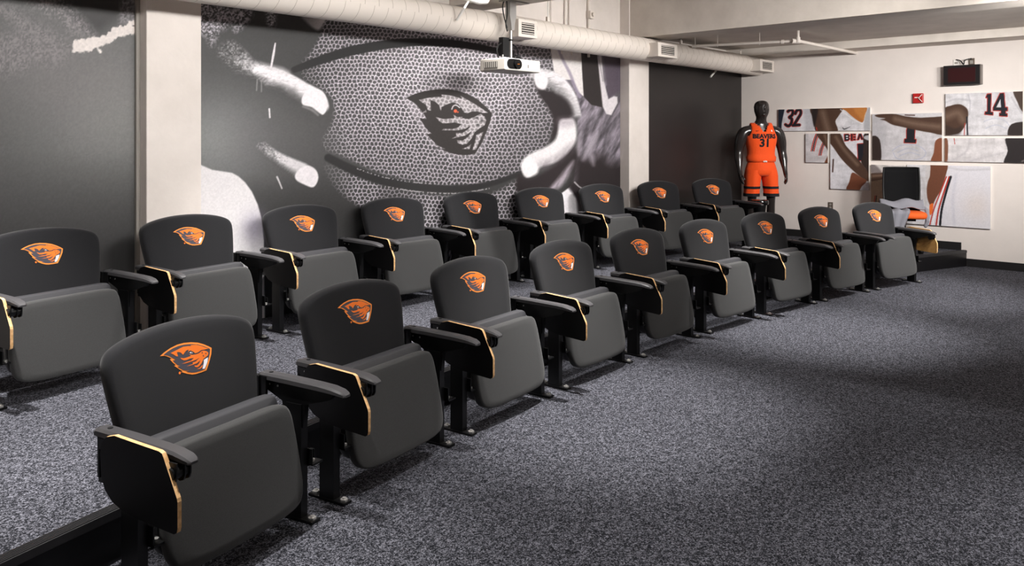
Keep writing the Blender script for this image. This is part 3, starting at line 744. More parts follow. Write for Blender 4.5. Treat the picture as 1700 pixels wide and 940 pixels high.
KM['back_bracket'] = MB().box(-.006,.006,.235,.315,.40,.60).box(-.014,.014,.27,.28,.42,.60).box(-.014,.014,.30,.31,.42,.60).mesh('back_bracket', 'metal_black')
KM['pivot_bar'] = MB().box(-.39,.39,.09,.12,.30,.335).mesh('pivot_bar', 'metal_black')
# writing tablet, hanging folded beside the arm: black face outside, ply edge, wood face inside
tab = spline([(.190,.600),(.120,.623)], 1, False)
tab = [(.205,.55),(.196,.585),(.170,.611),(.128,.622),(.05,.617),(-.098,.609),(-.112,.604),(-.120,.592),(-.150,.535),(-.184,.470),(-.187,.458),(-.187,.372),(-.183,.357),(-.170,.350),(-.150,.351),(.02,.362),(.09,.374),(.14,.392),(.178,.425),(.198,.47)]
KM['tablet'] = MB().prism(tab, 'x', -.008, .008, 0, 2, 1).mesh('tablet', ['laminate_black', 'ply_edge', 'ply_face'])
hm = MB()
def rplate(x0, x1):
    hm.prism([(-.115,.575),(-.115,.525),(-.125,.508),(-.14,.502),(-.158,.508),(-.166,.525),(-.166,.575)], 'x', x0, x1)
rplate(-.012, -.006); rplate(.022, .028); rplate(.044, .050)
hm.cyl((-.02,-.14,.535),(.05,-.14,.535),.022,14)
KM['hinge'] = hm.mesh('hinge', 'metal_black', True, 30)
KM['hinge_bolt'] = MB().cyl((-.0145,-.135,.555),(-.011,-.135,.555),.006,8).cyl((-.0145,-.148,.522),(-.011,-.148,.522),.006,8).mesh('hinge_bolt', 'galvanised')

EMB = {
 'outline': [(-1306,7996),(-1085,8094),(-801,8184),(-463,8243),(-158,8243),(200,8195),(530,8110),(799,7989),(1038,7849),(1170,7757),(1110,7526),(995,7321),(867,7121),(746,6955),(480,6941),(221,6942),(27,6970),(-183,7049),(-362,7138),(-473,7195),(-381,7185),(-572,7345),(-740,7499),(-655,7487),(-790,7641),(-892,7781),(-794,7770),(-913,7861),(-1083,7953)],
 'dark': [(-1153,8009),(-925,8091),(-670,8155),(-419,8184),(-142,8177),(188,8128),(516,8040),(785,7919),(998,7795),(1081,7730),(1024,7546),(910,7341),(782,7142),(684,7016),(435,7009),(206,7013),(13,7048),(-171,7116),(-248,7153),(-76,7142),(-333,7220),(-503,7344),(-611,7428),(-458,7413),(-598,7500),(-712,7622),(-778,7711),(-627,7691),(-797,7830),(-941,7929)],
 'head': [(-833,8004),(-609,8041),(-354,8085),(-210,8109),(10,8085),(179,8052),(148,8098),(431,8047),(673,7943),(1008,7770),(758,7779),(629,7792),(552,7768),(459,7739),(315,7738),(255,7801),(116,7894),(15,7885),(-38,7800),(28,7954),(-104,7928),(-193,7869),(-266,7807),(-357,7918),(-459,7963),(-540,7970),(-509,7808),(-594,7827),(-711,7931)],
 'muzzle': [(-419,7731),(-263,7672),(-67,7672),(105,7688),(7,7767),(166,7708),(362,7686),(509,7698),(635,7750),(752,7746),(889,7692),(967,7605),(921,7523),(818,7478),(693,7438),(620,7364),(547,7289),(447,7222),(324,7179),(216,7219),(179,7280),(324,7256),(420,7308),(528,7419),(326,7342),(95,7329),(-185,7338),(-14,7355),(134,7358),(120,7418),(283,7420),(490,7520),(294,7479),(36,7467),(-190,7465),(-394,7487),(-155,7501),(71,7504),(221,7575),(31,7593),(-141,7577),(-277,7597),(-376,7665)],
 'chin': [(284,7121),(431,7135),(544,7199),(605,7212),(546,7130),(422,7092)],
 'tooth': [(684,7394),(905,7439),(854,7285),(754,7148),(661,7045),(551,7067),(614,7182),(663,7285)],
 'eye': [(46,7826),(119,7839),(202,7779),(118,7758)],
}
def emblem_mesh():
    m = MB()
    def flat(pts, off, mi):
        V3 = [Vector((x, z, 0)) for x, z in pts]
        o = len(m.v); m.v += [(x, yb(x, z) - off, z) for x, z in pts]
        for t in tessellate_polygon([V3]): m.f.append(tuple(o + i for i in t)); m.m.append(mi)
    for key, off, mi in (('outline', .0010, 0), ('dark', .0018, 1), ('head', .0026, 2), ('muzzle', .0026, 2), ('chin', .0026, 2), ('tooth', .0026, 3), ('eye', .0032, 3)):
        flat([(x*1e-4, z*1e-4) for x, z in EMB[key]], off, mi)
    for x, z, r, off, mi in ((-.053,.7169,.005,.001,2),(.0652,.7682,.0028,.0032,1),(.0824,.7615,.0028,.0032,1),(.0686,.7554,.0028,.0032,1),(.013,.7790,.0026,.0038,1)):
        flat([(x + r*math.cos(k*math.pi/5), z + r*math.sin(k*math.pi/5)) for k in range(10)], off, mi)
    return m.mesh('emblem', ['emblem_line', 'emblem_dark', 'emblem_orange', 'emblem_white'])
KM['emblem'] = emblem_mesh()

LX = .4006
def chair(loc, rz, label, group, left_tab=True, right_tab=False):
    c = empty('auditorium_chair', loc, rz); tag(c, label, 'chair', group)
    b = link('backrest', KM['backrest'], c); e = link('emblem', KM['emblem'], b); e['label'] = 'orange and dark animal-head emblem with a white tooth'
    link('seat_pan', KM['seat_pan'], c); link('seat_cushion', KM['seat_cushion'], c); link('pivot_bar', KM['pivot_bar'], c)
    for s in (-1, 1):
        l = link('leg', KM['leg'], c, (s*LX, 0, 0))
        link('foot_plate', KM['foot_plate'], l); 
        for yy in (0, .174): a = link('anchor_bolt', KM['anchor_bolt'], l, (0, yy, 0)); a['label'] = 'chrome anchor bolt'
        link('bracket', KM['bracket'], l); link('bracket_bolt', KM['bracket_bolt'], l); link('arm_rivet', KM['arm_rivet'], l)
        link('back_bracket', KM['back_bracket'], c, (s*.372, 0, 0))
        a = link('armrest', KM['armrest'], c, (s*(.388 if s < 0 else .40), 0, 0)); link('screw_cap', KM['screw_cap'], a)
    for s, on in ((-1, left_tab), (1, right_tab)):
        if not on: continue
        t = link('writing_tablet', KM['tablet'], c, (s*.442, 0, 0)); t['label'] = 'folded black writing tablet with pale plywood edge'
        h = link('hinge', KM['hinge'], c, (s*.425, 0, 0)); link('hinge_bolt', KM['hinge_bolt'], h)
        if s > 0:
            t.rotation_euler = (0, 0, 0); t.scale = (-1, 1, 1); h.scale = (-1, 1, 1)
    return c
ORD = ['first', 'second', 'third', 'fourth', 'fifth', 'sixth', 'seventh', 'eighth', 'last']
for i in range(9):
    a = -14.60 + 3.5383*i
    x, y = arc_pt(RAD, a)
    lb = {0: 'nearest and largest black folding chair, left end of the front row', 8: 'black folding chair at the far right end of the front row'}.get(i, ORD[i] + ' black folding chair from the left in the front row')
    chair((x, y, 0), -R_(a), lb, 'front row of folding chairs', i < 8, i == 8)
for i in range(9):
    a = -12.50 + 3.1164*i
    x, y = arc_pt(R_BACK, a)
    lb = {0: 'black folding chair at the left end of the back row, cut by the frame', 8: 'black folding chair at the far right end of the back row'}.get(i, ORD[i] + ' black folding chair from the left in the back row')
    chair((x, y, ZP), -R_(a), lb, 'back row of folding chairs on the platform')

# =================================================================== DUCT, PIPES, PROJECTOR
def duct_y(x): return 5.40 + (5.62 - 5.40)*(x - 2)/9.62
ZD, RD = 2.72, .14
d0 = Vector((1.2, duct_y(1.2), ZD)); d1_ = Vector((XE - .02, duct_y(XE), ZD)); dd = (d1_ - d0).normalized()
du = empty('air_duct', tuple(d0)); tag(du, 'long cream spiral air duct under the ceiling along the mural', 'duct')
def dp(x, y, z): return (x - d0.x, y - d0.y, z - d0.z)
pipe = MB()
rr = [(0, RD)] + [(1, RD)]
L_ = (d1_ - d0).length
pipe.tube([(0,0,0), tuple(dd*L_)], RD, 40)
link('pipe', pipe.mesh('pipe', 'duct_paint', True, 40), du)
seam = MB(); side_v = dd.cross(Vector((0,0,1))).normalized(); upv = Vector((0,0,1))
def ring_at(s, r, w, mb):
    for k in range(40):
        pass
    mb.tube([tuple(dd*(s-w/2)), tuple(dd*(s+w/2))], r, 40, 0, True)
s = .12
sm0 = None
while s < L_ - .1:
    # each seam: a slim raised spiral ring, slightly skewed like a wound duct
    m = MB(); ringA = []; ringB = []; ringC = []; ringD = []
    for k in range(41):
        a = 2*math.pi*k/40
        pt = dd*(s + .10*(k/40 - .5)) + side_v*math.cos(a)*1 + upv*math.sin(a)*1
        def at(r, ds): return dd*(s + .10*(k/40 - .5) + ds) + side_v*math.cos(a)*r + upv*math.sin(a)*r
        ringA.append(at(RD - .003, -.0026)); ringB.append(at(RD + .0008, -.0022)); ringC.append(at(RD + .0008, .0022)); ringD.append(at(RD - .003, .0026))
    m.loft([list(q) for q in zip(ringA, ringB, ringC, ringD)], False, 0, False)
    if sm0 is None: sm0 = m
    link('seam', m.mesh('seam', 'duct_seam'), du)
    s += .145
for (u0, u1, zc) in ((862, 893, 2.70), (1089, 1121, 2.70), (1266, 1289, 2.70)):
    xa = on_wall(u0, 100, duct_y(6) - .27)[0]; xb = on_wall(u1, 100, duct_y(6) - .27)[0]
    if u0 > 1000: xa = on_wall(u0, 100, duct_y(9) - .24)[0]; xb = on_wall(u1, 100, duct_y(9) - .24)[0]
    xb = min(xb, XE - .03)
    yf = duct_y((xa+xb)/2) - .26; h = .085
    v = link('vent', MB().box(*(t for t in (xa-d0.x, xb-d0.x)), yf-d0.y, yf+.22-d0.y, zc-h-d0.z, zc+h-d0.z).mesh('vent', 'duct_paint'), du); bevel(v, .004)
    xm, w = (xa+xb)/2, (xb-xa)*.34
    g = MB().box(xm-w-d0.x, xm+w-d0.x, yf-.001-d0.y, yf+.004-d0.y, zc-.055-d0.z, zc+.055-d0.z)
    link('grille_back', g.mesh('grille_back', 'grille_dark'), v)
    for k in range(5):
        z = zc - .055 + .11*(k+.5)/5
        link('louvre', MB().box(xm-w-d0.x, xm+w-d0.x, yf-.006-d0.y, yf-.001-d0.y, z-.0035-d0.z, z+.0035-d0.z).mesh('louvre', 'duct_paint'), v)
for u in (910, 1138, 1240):
    x = on_wall(u, 60, 5.5)[0]; y = duct_y(x)
    hb = MB().box(x-.02-d0.x, x+.02-d0.x, y-.012-d0.y, y+.012-d0.y, RD-.01, RD+.05)
    link('hanger', hb.mesh('hanger', 'duct_paint'), du)
    zt = ZC if x < 8.4 else ZB
    link('hanger_rod', MB().cyl((x-d0.x, y-d0.y, RD+.04), (x-d0.x, y-d0.y, zt-ZD), .004, 6).mesh('hanger_rod', 'galvanised'), du)

# sprinkler pipe in the far bay
sp = empty('sprinkler_pipe', (9.69, 4.17, 2.825)); tag(sp, 'thin cream sprinkler pipe with elbow in the far ceiling bay', 'pipe')
link('pipe_run', MB().cyl((0,0,0), (XE-9.69,0,0), .021, 12).mesh('pipe_run', 'duct_paint', True), sp)
link('pipe_run', MB().cyl((0,0,0), (-.36,1.25,0), .018, 12).mesh('pipe_run2', 'duct_paint', True), sp)
link('riser', MB().cyl((0,0,0), (0,0,.125), .017, 12).mesh('riser', 'duct_paint', True), sp)
link('elbow', MB().cyl((-.05,.06,0), (.05,-.0,0), .03, 12).cyl((0,0,-.02),(0,0,.045),.027,12).mesh('elbow', 'duct_paint', True), sp)
link('coupling', MB().cyl((-.045,.16,0), (-.055,.19,0), .027, 12).mesh('coupling', 'duct_paint', True), sp)
for t in (.35, .75, .97):
    link('pipe_hanger', MB().cyl((-.36*t,1.25*t,0), (-.36*t,1.25*t,.125), .004, 6).tube([(-.36*t-.02,1.25*t,-.0),(-.36*t,1.25*t,-.024),(-.36*t+.02,1.25*t,0)], .004, 6).mesh('pipe_hanger', 'duct_paint'), sp)
# conduits on the upper wall
def conduit(u, r, label, z0=2.60, box=None, bend=None):
    x = on_wall(u, 30)[0]
    e = empty('conduit', (x, YW - .02, z0)); tag(e, label, 'conduit', 'painted conduits on the upper wall')
    path = [(0,0,ZC-z0), (0,0,.35)] + ([(bend*.3,0,.28),(bend,0,.2),(bend,0,0)] if bend else [(0,0,0)])
    link('tube', MB().tube(path, r, 8).mesh('tube', 'duct_paint', True), e)
    if box: link('junction_box', MB().box(-.03,.05,-.05,.01,box-.045,box+.045).cyl((.01,-.05,box),(.01,-.075,box),.025,12).mesh('junction_box', 'duct_paint'), e)
conduit(913, .006, 'thin painted wire conduit rising right of the duct vent')
conduit(936, .008, 'left of a pair of thin conduits bending apart', bend=-.06)
conduit(943, .008, 'right of a pair of thin conduits bending apart', bend=.04)
conduit(975, .016, 'thick painted conduit with a round junction box', box=.50)
cp = empty('conduit', (on_wall(1189, 117, 5.82)[0], 5.82, 2.5)); tag(cp, 'short white pipe stub angled below the duct', 'pipe')
x0_, z0_ = on_wall(1189, 117, 5.82); x1_, z1_ = on_wall(1180, 128, 5.82)
link('tube', MB().tube([(0,.077,z0_-2.5+.03),(0,.02,z0_-2.5+.02),(0,0,z0_-2.5),(x1_-x0_+.02,0,z1_-2.5+.02),(x1_-x0_,0,z1_-2.5)], .014, 8).mesh('tube', 'white_plastic', True), cp)
wp = empty('conduit', (5.35, 5.0, 2.9)); tag(wp, 'curved white pipe in front of the duct, cut by the top edge', 'pipe')
xa, za = on_wall(771, 13, 5.2); xb, zb = on_wall(778, 1, 5.2); xc, zc_ = on_wall(800, 4, 5.2); xd, zd_ = on_wall(812, -8, 5.2)
link('tube', MB().tube([(xa-5.35,.3,za-2.9-.1),(xa-5.35,.2,za-2.9),(xb-5.35,.2,zb-2.9),(xb-5.35+.03,.2,ZC-2.9)], .012, 8).mesh('tube', 'white_plastic', True), wp)
link('tube', MB().tube(spline([(xa-5.35-.3,.2,zb-2.9+.03),(xb-5.35,.2,zb-2.9+.01),(xc-5.35,.2,zc_-2.9),(xd-5.35,.2,zd_-2.9),(xd-5.35+.03,.2,ZC-2.9)], 5, False), .018, 10).mesh('tube2', 'white_plastic', True), wp)

# projector on its pole
pj = empty('projector', (5.64, 5.2, 2.26)); tag(pj, 'white ceiling projector hanging on a pole in front of the mural', 'projector')
PH = .115
body = link('housing', MB().box(-.245,.245,-.15,.17,0,PH).mesh('housing', 'projector_shade'), pj); bevel(body, .012, 3)
bevel(link('front_bezel', MB().box(-.243,.243,-.156,-.135,.004,PH-.002).mesh('front_bezel', 'white_plastic'), body), .008, 2)
link('side_vent', MB().box(-.2475,-.243,-.06,.11,.03,.085).mesh('side_vent', 'grille_dark'), body)
for k in range(7):
    y = -.055 + k*.025
    link('slat', MB().box(-.2495,-.247,y,y+.008,.032,.083).mesh('slat', 'grey_plastic'), body)
oval = [( -.125 + (.05 if c > 0 else -.05) + .048*c, .062 + .047*s_) for c, s_ in ((math.cos(R_(t)), math.sin(R_(t))) for t in range(0, 360, 15))]
link('lens_recess', MB().prism(oval, 'y', -.164, -.145).mesh('lens_recess', 'lens_black'), body)
ln = link('lens_barrel', MB().cyl((-.09,-.178,.062),(-.09,-.15,.062),.042,24).mesh('lens_barrel', 'lens_black', True), body)
link('lens_glass', MB().cyl((-.09,-.1795,.062),(-.09,-.170,.062),.028,20).mesh('lens_glass', 'lens_black', True), ln)
link('lens_glint', MB().prism([(-.106,.058),(-.076,.060),(-.078,.065),(-.104,.063)], 'y', -.1802, -.1794).mesh('lens_glint', 'glint_amber'), ln)  # reflection in the lens, modelled as a thin amber sliver
link('badge', MB().box(.06,.075,-.1575,-.155,.035,.065).mesh('badge', 'grey_plastic'), body)
mt = link('mount_pole', MB().cyl((.03,.03,PH+.02),(.03,.03,.61),.016,14).mesh('mount_pole', 'galvanised', True), pj)
link('mount_collar', MB().cyl((.03,.03,.30),(.03,.03,.315),.02,14).mesh('mount_collar', 'cable_black', True), mt)
link('ceiling_bracket', MB().prism([(.012,.40),(.05,.40),(.055,.46),(.075,.54),(.072,.68),(-.012,.68),(-.015,.54),(.006,.46)], 'y', 0.0, .06).mesh('ceiling_bracket', 'galvanised'), mt)
link('ceiling_plate', MB().box(-.06,.24,-.02,.1,.668,.68).mesh('ceiling_plate', 'galvanised'), mt)
link('mount_box', MB().box(-.07,.012,.035,.09,PH+.04,.33).mesh('mount_box', 'cable_black'), mt)
link('mount_bracket', MB().box(-.1,.14,-.06,.12,PH,PH+.012).cyl((-.08,.03,PH),(-.08,.03,PH+.05),.006,8).cyl((.1,.03,PH),(.1,.03,PH+.04),.006,8).mesh('mount_bracket', 'galvanised'), mt)
for q in ([(.05,.03,.27),(.10,.02,.24),(.12,.02,.18),(.08,.03,.12)], [(-.10,.03,.27),(-.16,.02,.23),(-.17,.02,.18),(-.13,.03,.12)], [(-.01,.04,.42),(-.05,.04,.52),(-.06,.05,.62),(-.02,.06,.70)], [(-.05,.0,.38),(-.07,.0,.45),(-.05,.0,.55),(-.04,.02,.70)]):
    link('cable', MB().tube(spline(q, 5, False), .006, 6).mesh('cable', 'cable_black', True), pj)

# =================================================================== END WALL FITTINGS
def end_box(u0, v0, u1, v1):
    a, b = on_end(u0, v0), on_end(u1, v1); return b[0], a[0], b[1], a[1]
y0, y1, z0, z1 = end_box(1570, 110.5, 1630, 140)
ds = empty('led_display', (XE, (y0+y1)/2, z0)); tag(ds, 'dark red message display box high on the end wall', 'display')
w = (y1-y0)/2
bd = link('case', MB().box(-.10,-.002,-w,w,0,z1-z0).mesh('case', 'display_black'), ds)
link('screen', MB().box(-.103,-.10,-w*.76,w*.74,(z1-z0)*.14,(z1-z0)*.86).mesh('screen', 'display_red'), ds)
link('side_rail', MB().box(-.102,-.004,-w-.012,-w,0,z1-z0).mesh('side_rail', 'display_side'), ds)
for nm, (a, b, c, d), mt_, lb, cat in (('data_plate', (1583,99.5,1592.5,110), 'white_plastic', 'white wall plate above the left of the red display', 'wall plate'), ('power_outlet', (1608,97,1618.5,109.5), 'steel_plate', 'brown steel outlet above the right of the red display', 'outlet')):
    y0_, y1_, z0_, z1_ = end_box(a, b, c, d)
    o = empty(nm, (XE, (y0_+y1_)/2, z0_)); tag(o, lb, cat)
    bevel(link('plate', MB().box(-.008,0,-(y1_-y0_)/2,(y1_-y0_)/2,0,z1_-z0_).mesh('plate', mt_), o), .002)
    link('socket', MB().box(-.012,-.007,-.018,.018,.03,z1_-z0_-.03).mesh('socket', 'grey_plastic'), o)
cb = empty('power_cable', (XE - .015, on_end(1600, 105)[0], z1 + .03)); tag(cb, 'short black cable looping above the red display', 'cable')
yy = on_end(1600, 105)[0]
link('cord', MB().tube(spline([(0, on_end(1588,105)[0]-yy, .05), (-.03, on_end(1596,108)[0]-yy, .03), (-.05, on_end(1602,111)[0]-yy, -.02), (-.05, on_end(1604,107)[0]-yy, .03), (-.03, on_end(1613,106)[0]-yy, .05), (0, on_end(1613,106)[0]-yy, .05)], 5, False), .007, 6).mesh('cord', 'cable_black', True), cb)
y0, y1, z0, z1 = end_box(1516.5, 155.5, 1534, 171)
st = empty('alarm_strobe', (XE, (y0+y1)/2, z0)); tag(st, 'square red fire alarm strobe on the end wall', 'alarm'); w, hh = (y1-y0)/2, z1-z0
bevel(link('housing', MB().box(-.035,0,-w,w,0,hh).mesh('housing', 'alarm_red'), st), .008)
link('strobe_lens', MB().prism([(-w*.85,hh*.12),(-w*.85,hh*.88),(-w*.2,hh*.5)], 'x', -.05, -.034).mesh('strobe_lens', 'alarm_red'), st)
link('lens_edge', MB().tube([(-.05,-w*.85,hh*.12),(-.052,-w*.2,hh*.5),(-.05,-w*.85,hh*.88)], .005, 6).mesh('lens_edge', 'white_plastic'), st)
lt = MB()
for k, (a, b) in enumerate(((.62,.45),(.40,.22),(.17,.06),(.0,-.14))):
    lt.box(-.0365,-.0345, w*b, w*a, hh*.52, hh*.62)
link('lettering', lt.mesh('lettering', 'white_plastic'), st)
y0, y1, z0, z1 = end_box(1375, 335.5, 1383, 348.5)
po = empty('power_outlet', (XE, (y0+y1)/2, z0)); tag(po, 'grey duplex power outlet low on the end wall', 'outlet')
bevel(link('plate', MB().box(-.008,0,-(y1-y0)/2,(y1-y0)/2,0,z1-z0).mesh('plate', 'steel_plate'), po), .002)
for z in (.3, .7):
    link('socket', MB().cyl((-.012,0,(z1-z0)*z),(-.007,0,(z1-z0)*z),.016,12).mesh('socket', 'grey_plastic'), po)

# =================================================================== MANNEQUIN
MX, MY = 11.05, 5.30
mq = empty('mannequin', (MX, MY, ZP), R_(226 - 270)); tag(mq, 'black mannequin in an orange number 31 basketball uniform', 'mannequin')
# local frame: faces -y, x to the viewer's right
def skin_body():
    me = bpy.data.meshes.new('body')
    V = []; E = []; Rr = []
    def v(p, r): V.append(p); Rr.append(r if isinstance(r, tuple) else (r, r)); return len(V) - 1
    def chain(start, pts):
        k = start
        for pnt, r in pts:
            n = v(pnt, r); E.append((k, n)); k = n
        return k
    pel = v((0,0,1.06), (.155,.115))
    chest = chain(pel, [((0,.01,1.20), (.135,.105)), ((0,.015,1.36), (.155,.12)), ((0,.02,1.50), (.165,.12))])
    neck = chain(chest, [((0,.02,1.61), (.11,.085)), ((0,.005,1.675), (.076,.08)), ((0,-.005,1.74), (.074,.085))])
    chain(neck, [((0,-.02,1.795), (.108,.120)), ((0,-.012,1.89), (.116,.138)), ((0,-.004,1.985), (.088,.108))])
    for s in (-1, 1):
        sh = chain(chest, [((s*.17,.02,1.565), .082), ((s*.248,.02,1.535), .100)])
        el = chain(sh, [((s*.288,.02,1.43), .090), ((s*.308,.03,1.33), .080), ((s*.318,.03,1.235), .060), ((s*.326,.01,1.15), .068), ((s*.33,-.03,1.03), .042), ((s*.33,-.06,.95), .033)])
        palm = chain(el, [((s*.33,-.08,.90), (.022,.040))])
        for k, (dy, ln) in enumerate(((-.035,.07), (-.012,.082), (.010,.078), (.030,.062))):
            chain(palm, [((s*.332,-.085+dy,.862), .012), ((s*.322,-.105+dy,.862-ln*.55), .0105), ((s*.300,-.118+dy,.862-ln), .009)])
        chain(palm, [((s*.315,-.125,.90), .013), ((s*.300,-.145,.868), .011), ((s*.290,-.150,.84), .009)])
        kn = chain(pel, [((s*.10,0,.98), .115), ((s*.125,-.005,.82), .098), ((s*.135,-.01,.66), .078), ((s*.14,-.012,.55), .062)])
        an = chain(kn, [((s*.143,0,.46), .060), ((s*.145,.015,.36), .066), ((s*.145,.015,.22), .046), ((s*.145,.01,.10), .036)])
        chain(an, [((s*.15,-.03,.055), .036), ((s*.158,-.11,.04), .034), ((s*.162,-.17,.035), .024)])
    me.from_pydata(V, E, [])
    o = bpy.data.objects.new('tmp', me); COL.objects.link(o)
    o.modifiers.new('skin', 'SKIN').use_smooth_shade = True
    for i, sv in enumerate(me.skin_vertices[0].data):
        sv.radius = Rr[i]; sv.use_root = (i == 0)
    ss = o.modifiers.new('sub', 'SUBSURF'); ss.levels = 2; ss.render_levels = 2
    dg = bpy.context.evaluated_depsgraph_get(); dg.update()
    m2 = bpy.data.meshes.new_from_object(o.evaluated_get(dg)); bpy.data.objects.remove(o)
    m2.materials.clear(); m2.materials.append(MATS['mannequin_black']); m2.name = 'body'
    m2.polygons.foreach_set('use_smooth', [True]*len(m2.polygons))
    return m2
link('body', skin_body(), mq)
# facial relief
def ell(c, r, n=12, k=8):
    m = MB(); rings = []
    for i in range(1, k):
        t = math.pi*i/k
        rings.append([(c[0]+r[0]*math.sin(t)*math.cos(2*math.pi*j/n), c[1]+r[1]*math.sin(t)*math.sin(2*math.pi*j/n), c[2]+r[2]*math.cos(t)) for j in range(n)])
    return m.loft(rings)
for nm, c, r in (('nose',(0,-.125,1.868),(.016,.024,.034)),('ear',(-.094,.0,1.875),(.012,.022,.034)),('ear',(.094,.0,1.875),(.012,.022,.034)),('brow',(0,-.108,1.91),(.062,.022,.013)),('lips',(0,-.116,1.818),(.027,.014,.011)),('chin',(0,-.102,1.775),(.034,.028,.026)),('eye',(-.034,-.112,1.888),(.014,.008,.008)),('eye',(.034,-.112,1.888),(.014,.008,.008))):
    link(nm, ell(c, r).mesh(nm, 'mannequin_black', True, 80), mq)
link('base_plate', MB().cyl((0,0,0),(0,0,.012),.30,32).mesh('base_plate', 'galvanised', True, 30), mq)
# jersey
def torso(z):     # half width, half depth, centre y
    zz = [1.10,1.16,1.20,1.30,1.40,1.46,1.52,1.58,1.62,1.655]
    a = np.interp(z, zz, [.196,.205,.184,.194,.216,.220,.200,.175,.165,.150])
    b = np.interp(z, zz, [.158,.158,.140,.148,.160,.158,.148,.120,.090,.045])
    return a, b, .012
def tor_pt(th, z, off=0):
    a, b, c = torso(z); k = 1 + .012*math.sin(th*7 + z*9)*max(0, min(1, (1.32-z)*6))
    cs, sn = math.cos(th), math.sin(th)
    return ((a*k+off)*math.copysign(abs(cs)**.82, cs), c + (b*k+off)*math.copysign(abs(sn)**.9, sn), z)
jm = MB(); N = 72; zsj = [1.10,1.13,1.16,1.19,1.23,1.28,1.33,1.38,1.43,1.47,1.50,1.53,1.56,1.59,1.615,1.635,1.655]
for z in zsj: jm.v += [tor_pt(2*math.pi*k/N, z) for k in range(N)]
for r in range(len(zsj)-1):
    for k in range(N):
        q = (r*N+k, r*N+(k+1) % N, (r+1)*N+(k+1) % N, (r+1)*N+k)
        cx_ = sum(jm.v[i][0] for i in q)/4; cy_ = sum(jm.v[i][1] for i in q)/4; cz = sum(jm.v[i][2] for i in q)/4
        if cy_ < .012 and abs(cx_) < (cz - 1.515)*.72: continue            # V neck in front
        if cy_ > .012 and abs(cx_) < .085 and cz > 1.60: continue          # back of neck
        if cz > 1.45 and abs(cx_) > np.interp(cz, [1.45,1.50,1.56,1.66], [.215,.178,.160,.150]): continue   # arm holes
        jm.f.append(q); jm.m.append(0)
jer = link('jersey', jm.mesh('jersey', 'jersey_orange', True, 60), mq)
so = jer.modifiers.new('thick', 'SOLIDIFY'); so.thickness = .006; so.offset = 1
def text_on(s_, size, zc, xc, name, col='cloth_black', sx=1.0, bold=.004):
    cu = bpy.data.curves.new('t', 'FONT'); cu.body = s_; cu.size = size; cu.align_x = 'CENTER'; cu.align_y = 'CENTER'; cu.offset = bold; cu.resolution_u = 3
    o = bpy.data.objects.new('t', cu); COL.objects.link(o)
    dg = bpy.context.evaluated_depsgraph_get(); dg.update()
    me = bpy.data.meshes.new_from_object(o.evaluated_get(dg)); bpy.data.objects.remove(o)
    bm = bmesh.new(); bm.from_mesh(me)
    bmesh.ops.triangulate(bm, faces=bm.faces); bmesh.ops.subdivide_edges(bm, edges=bm.edges, cuts=1, use_grid_fill=True)
    for v in bm.verts:
        x = v.co.x*sx + xc; z = zc + v.co.y
        a, b, c = torso(z)
        t = min(1, abs(x)/a)**(1/.82); sn = math.sqrt(max(0, 1 - t*t))**.9
        v.co = (x, c - b*sn - .011, z)
    bm.to_mesh(me); bm.free()
    me.materials.clear(); me.materials.append(MATS[col]); me.name = name
    return link(name, me, jer)
text_on('BEAVERS', .085, 1.462, .0, 'team_name', sx=1.0)
text_on('31', .155, 1.365, .0, 'jersey_number', sx=1.0, bold=.006)
def patch(pts, off, name, col):
    m = MB(); V3 = [Vector((x, z, 0)) for x, z in pts]
    for x, z in pts:
        a, b, c = torso(z); t = min(1, abs(x)/a)**(1/.82); sn = math.sqrt(max(0, 1-t*t))**.9
        m.v.append((x, c - b*sn - off, z))
    for t in tessellate_polygon([V3]): m.f.append(tuple(t)); m.m.append(0)
    link(name, m.mesh(name, col), jer)
patch([(-.125,1.545),(-.112,1.534),(-.098,1.536),(-.075,1.55),(-.1,1.543),(-.112,1.541)], .012, 'chest_mark', 'cloth_black')
patch([(.10,1.555),(.118,1.555),(.118,1.53),(.10,1.53)], .012, 'chest_patch', 'white_plastic')
# shorts
sm = MB(); NS = 32
def ringp(cx_, cy_, a, b, z, w=0, ph=0): return [(cx_ + a*(1+w*math.sin(6*t+ph))*math.cos(t), cy_ + b*(1+w*math.sin(6*t+ph))*math.sin(t), z) for t in (2*math.pi*k/NS for k in range(NS))]
sm.loft([ringp(0,.012,.172,.135,1.17), ringp(0,.012,.174,.138,1.14), ringp(0,.012,.198,.155,1.08,.01), ringp(0,.01,.225,.17,1.00,.012), ringp(0,.008,.235,.168,.94,.012), ringp(0,.008,.215,.14,.90)], True)
for s in (-1, 1):
    rings = [(s*.105,.008,.120,.150,.98,.01),(s*.122,.005,.118,.152,.90,.015),(s*.132,0,.108,.140,.80,.02),(s*.140,-.004,.106,.134,.70,.025),(s*.146,-.006,.108,.132,.61,.03)]
    sm.loft([ringp(*r, ph=s) for r in rings], False)
sh_ = link('shorts', sm.mesh('shorts', 'jersey_orange', True, 60), mq)
for s in (-1, 1):
    for (z0, z1) in ((.715,.750), (.605,.650)):
        def rg(z): 
            f = np.interp(z, [.61,.70,.80], [.108,.106,.108]); g = np.interp(z, [.61,.70,.80], [.132,.134,.140])
            return ringp(np.interp(z,[.61,.70,.80],[s*.146,s*.140,s*.132]), -.004, f+.003, g+.003, z, .027, s)
        link('hem_band', MB().loft([rg(z0), rg((z0+z1)/2), rg(z1)], False).mesh('hem_band', 'cloth_black', True, 60), sh_)
link('waist_tie', MB().tube([(-.02,-.148,1.105),(0,-.162,1.108),(.025,-.148,1.105)], .012, 8).mesh('waist_tie', 'white_plastic', True), sh_)

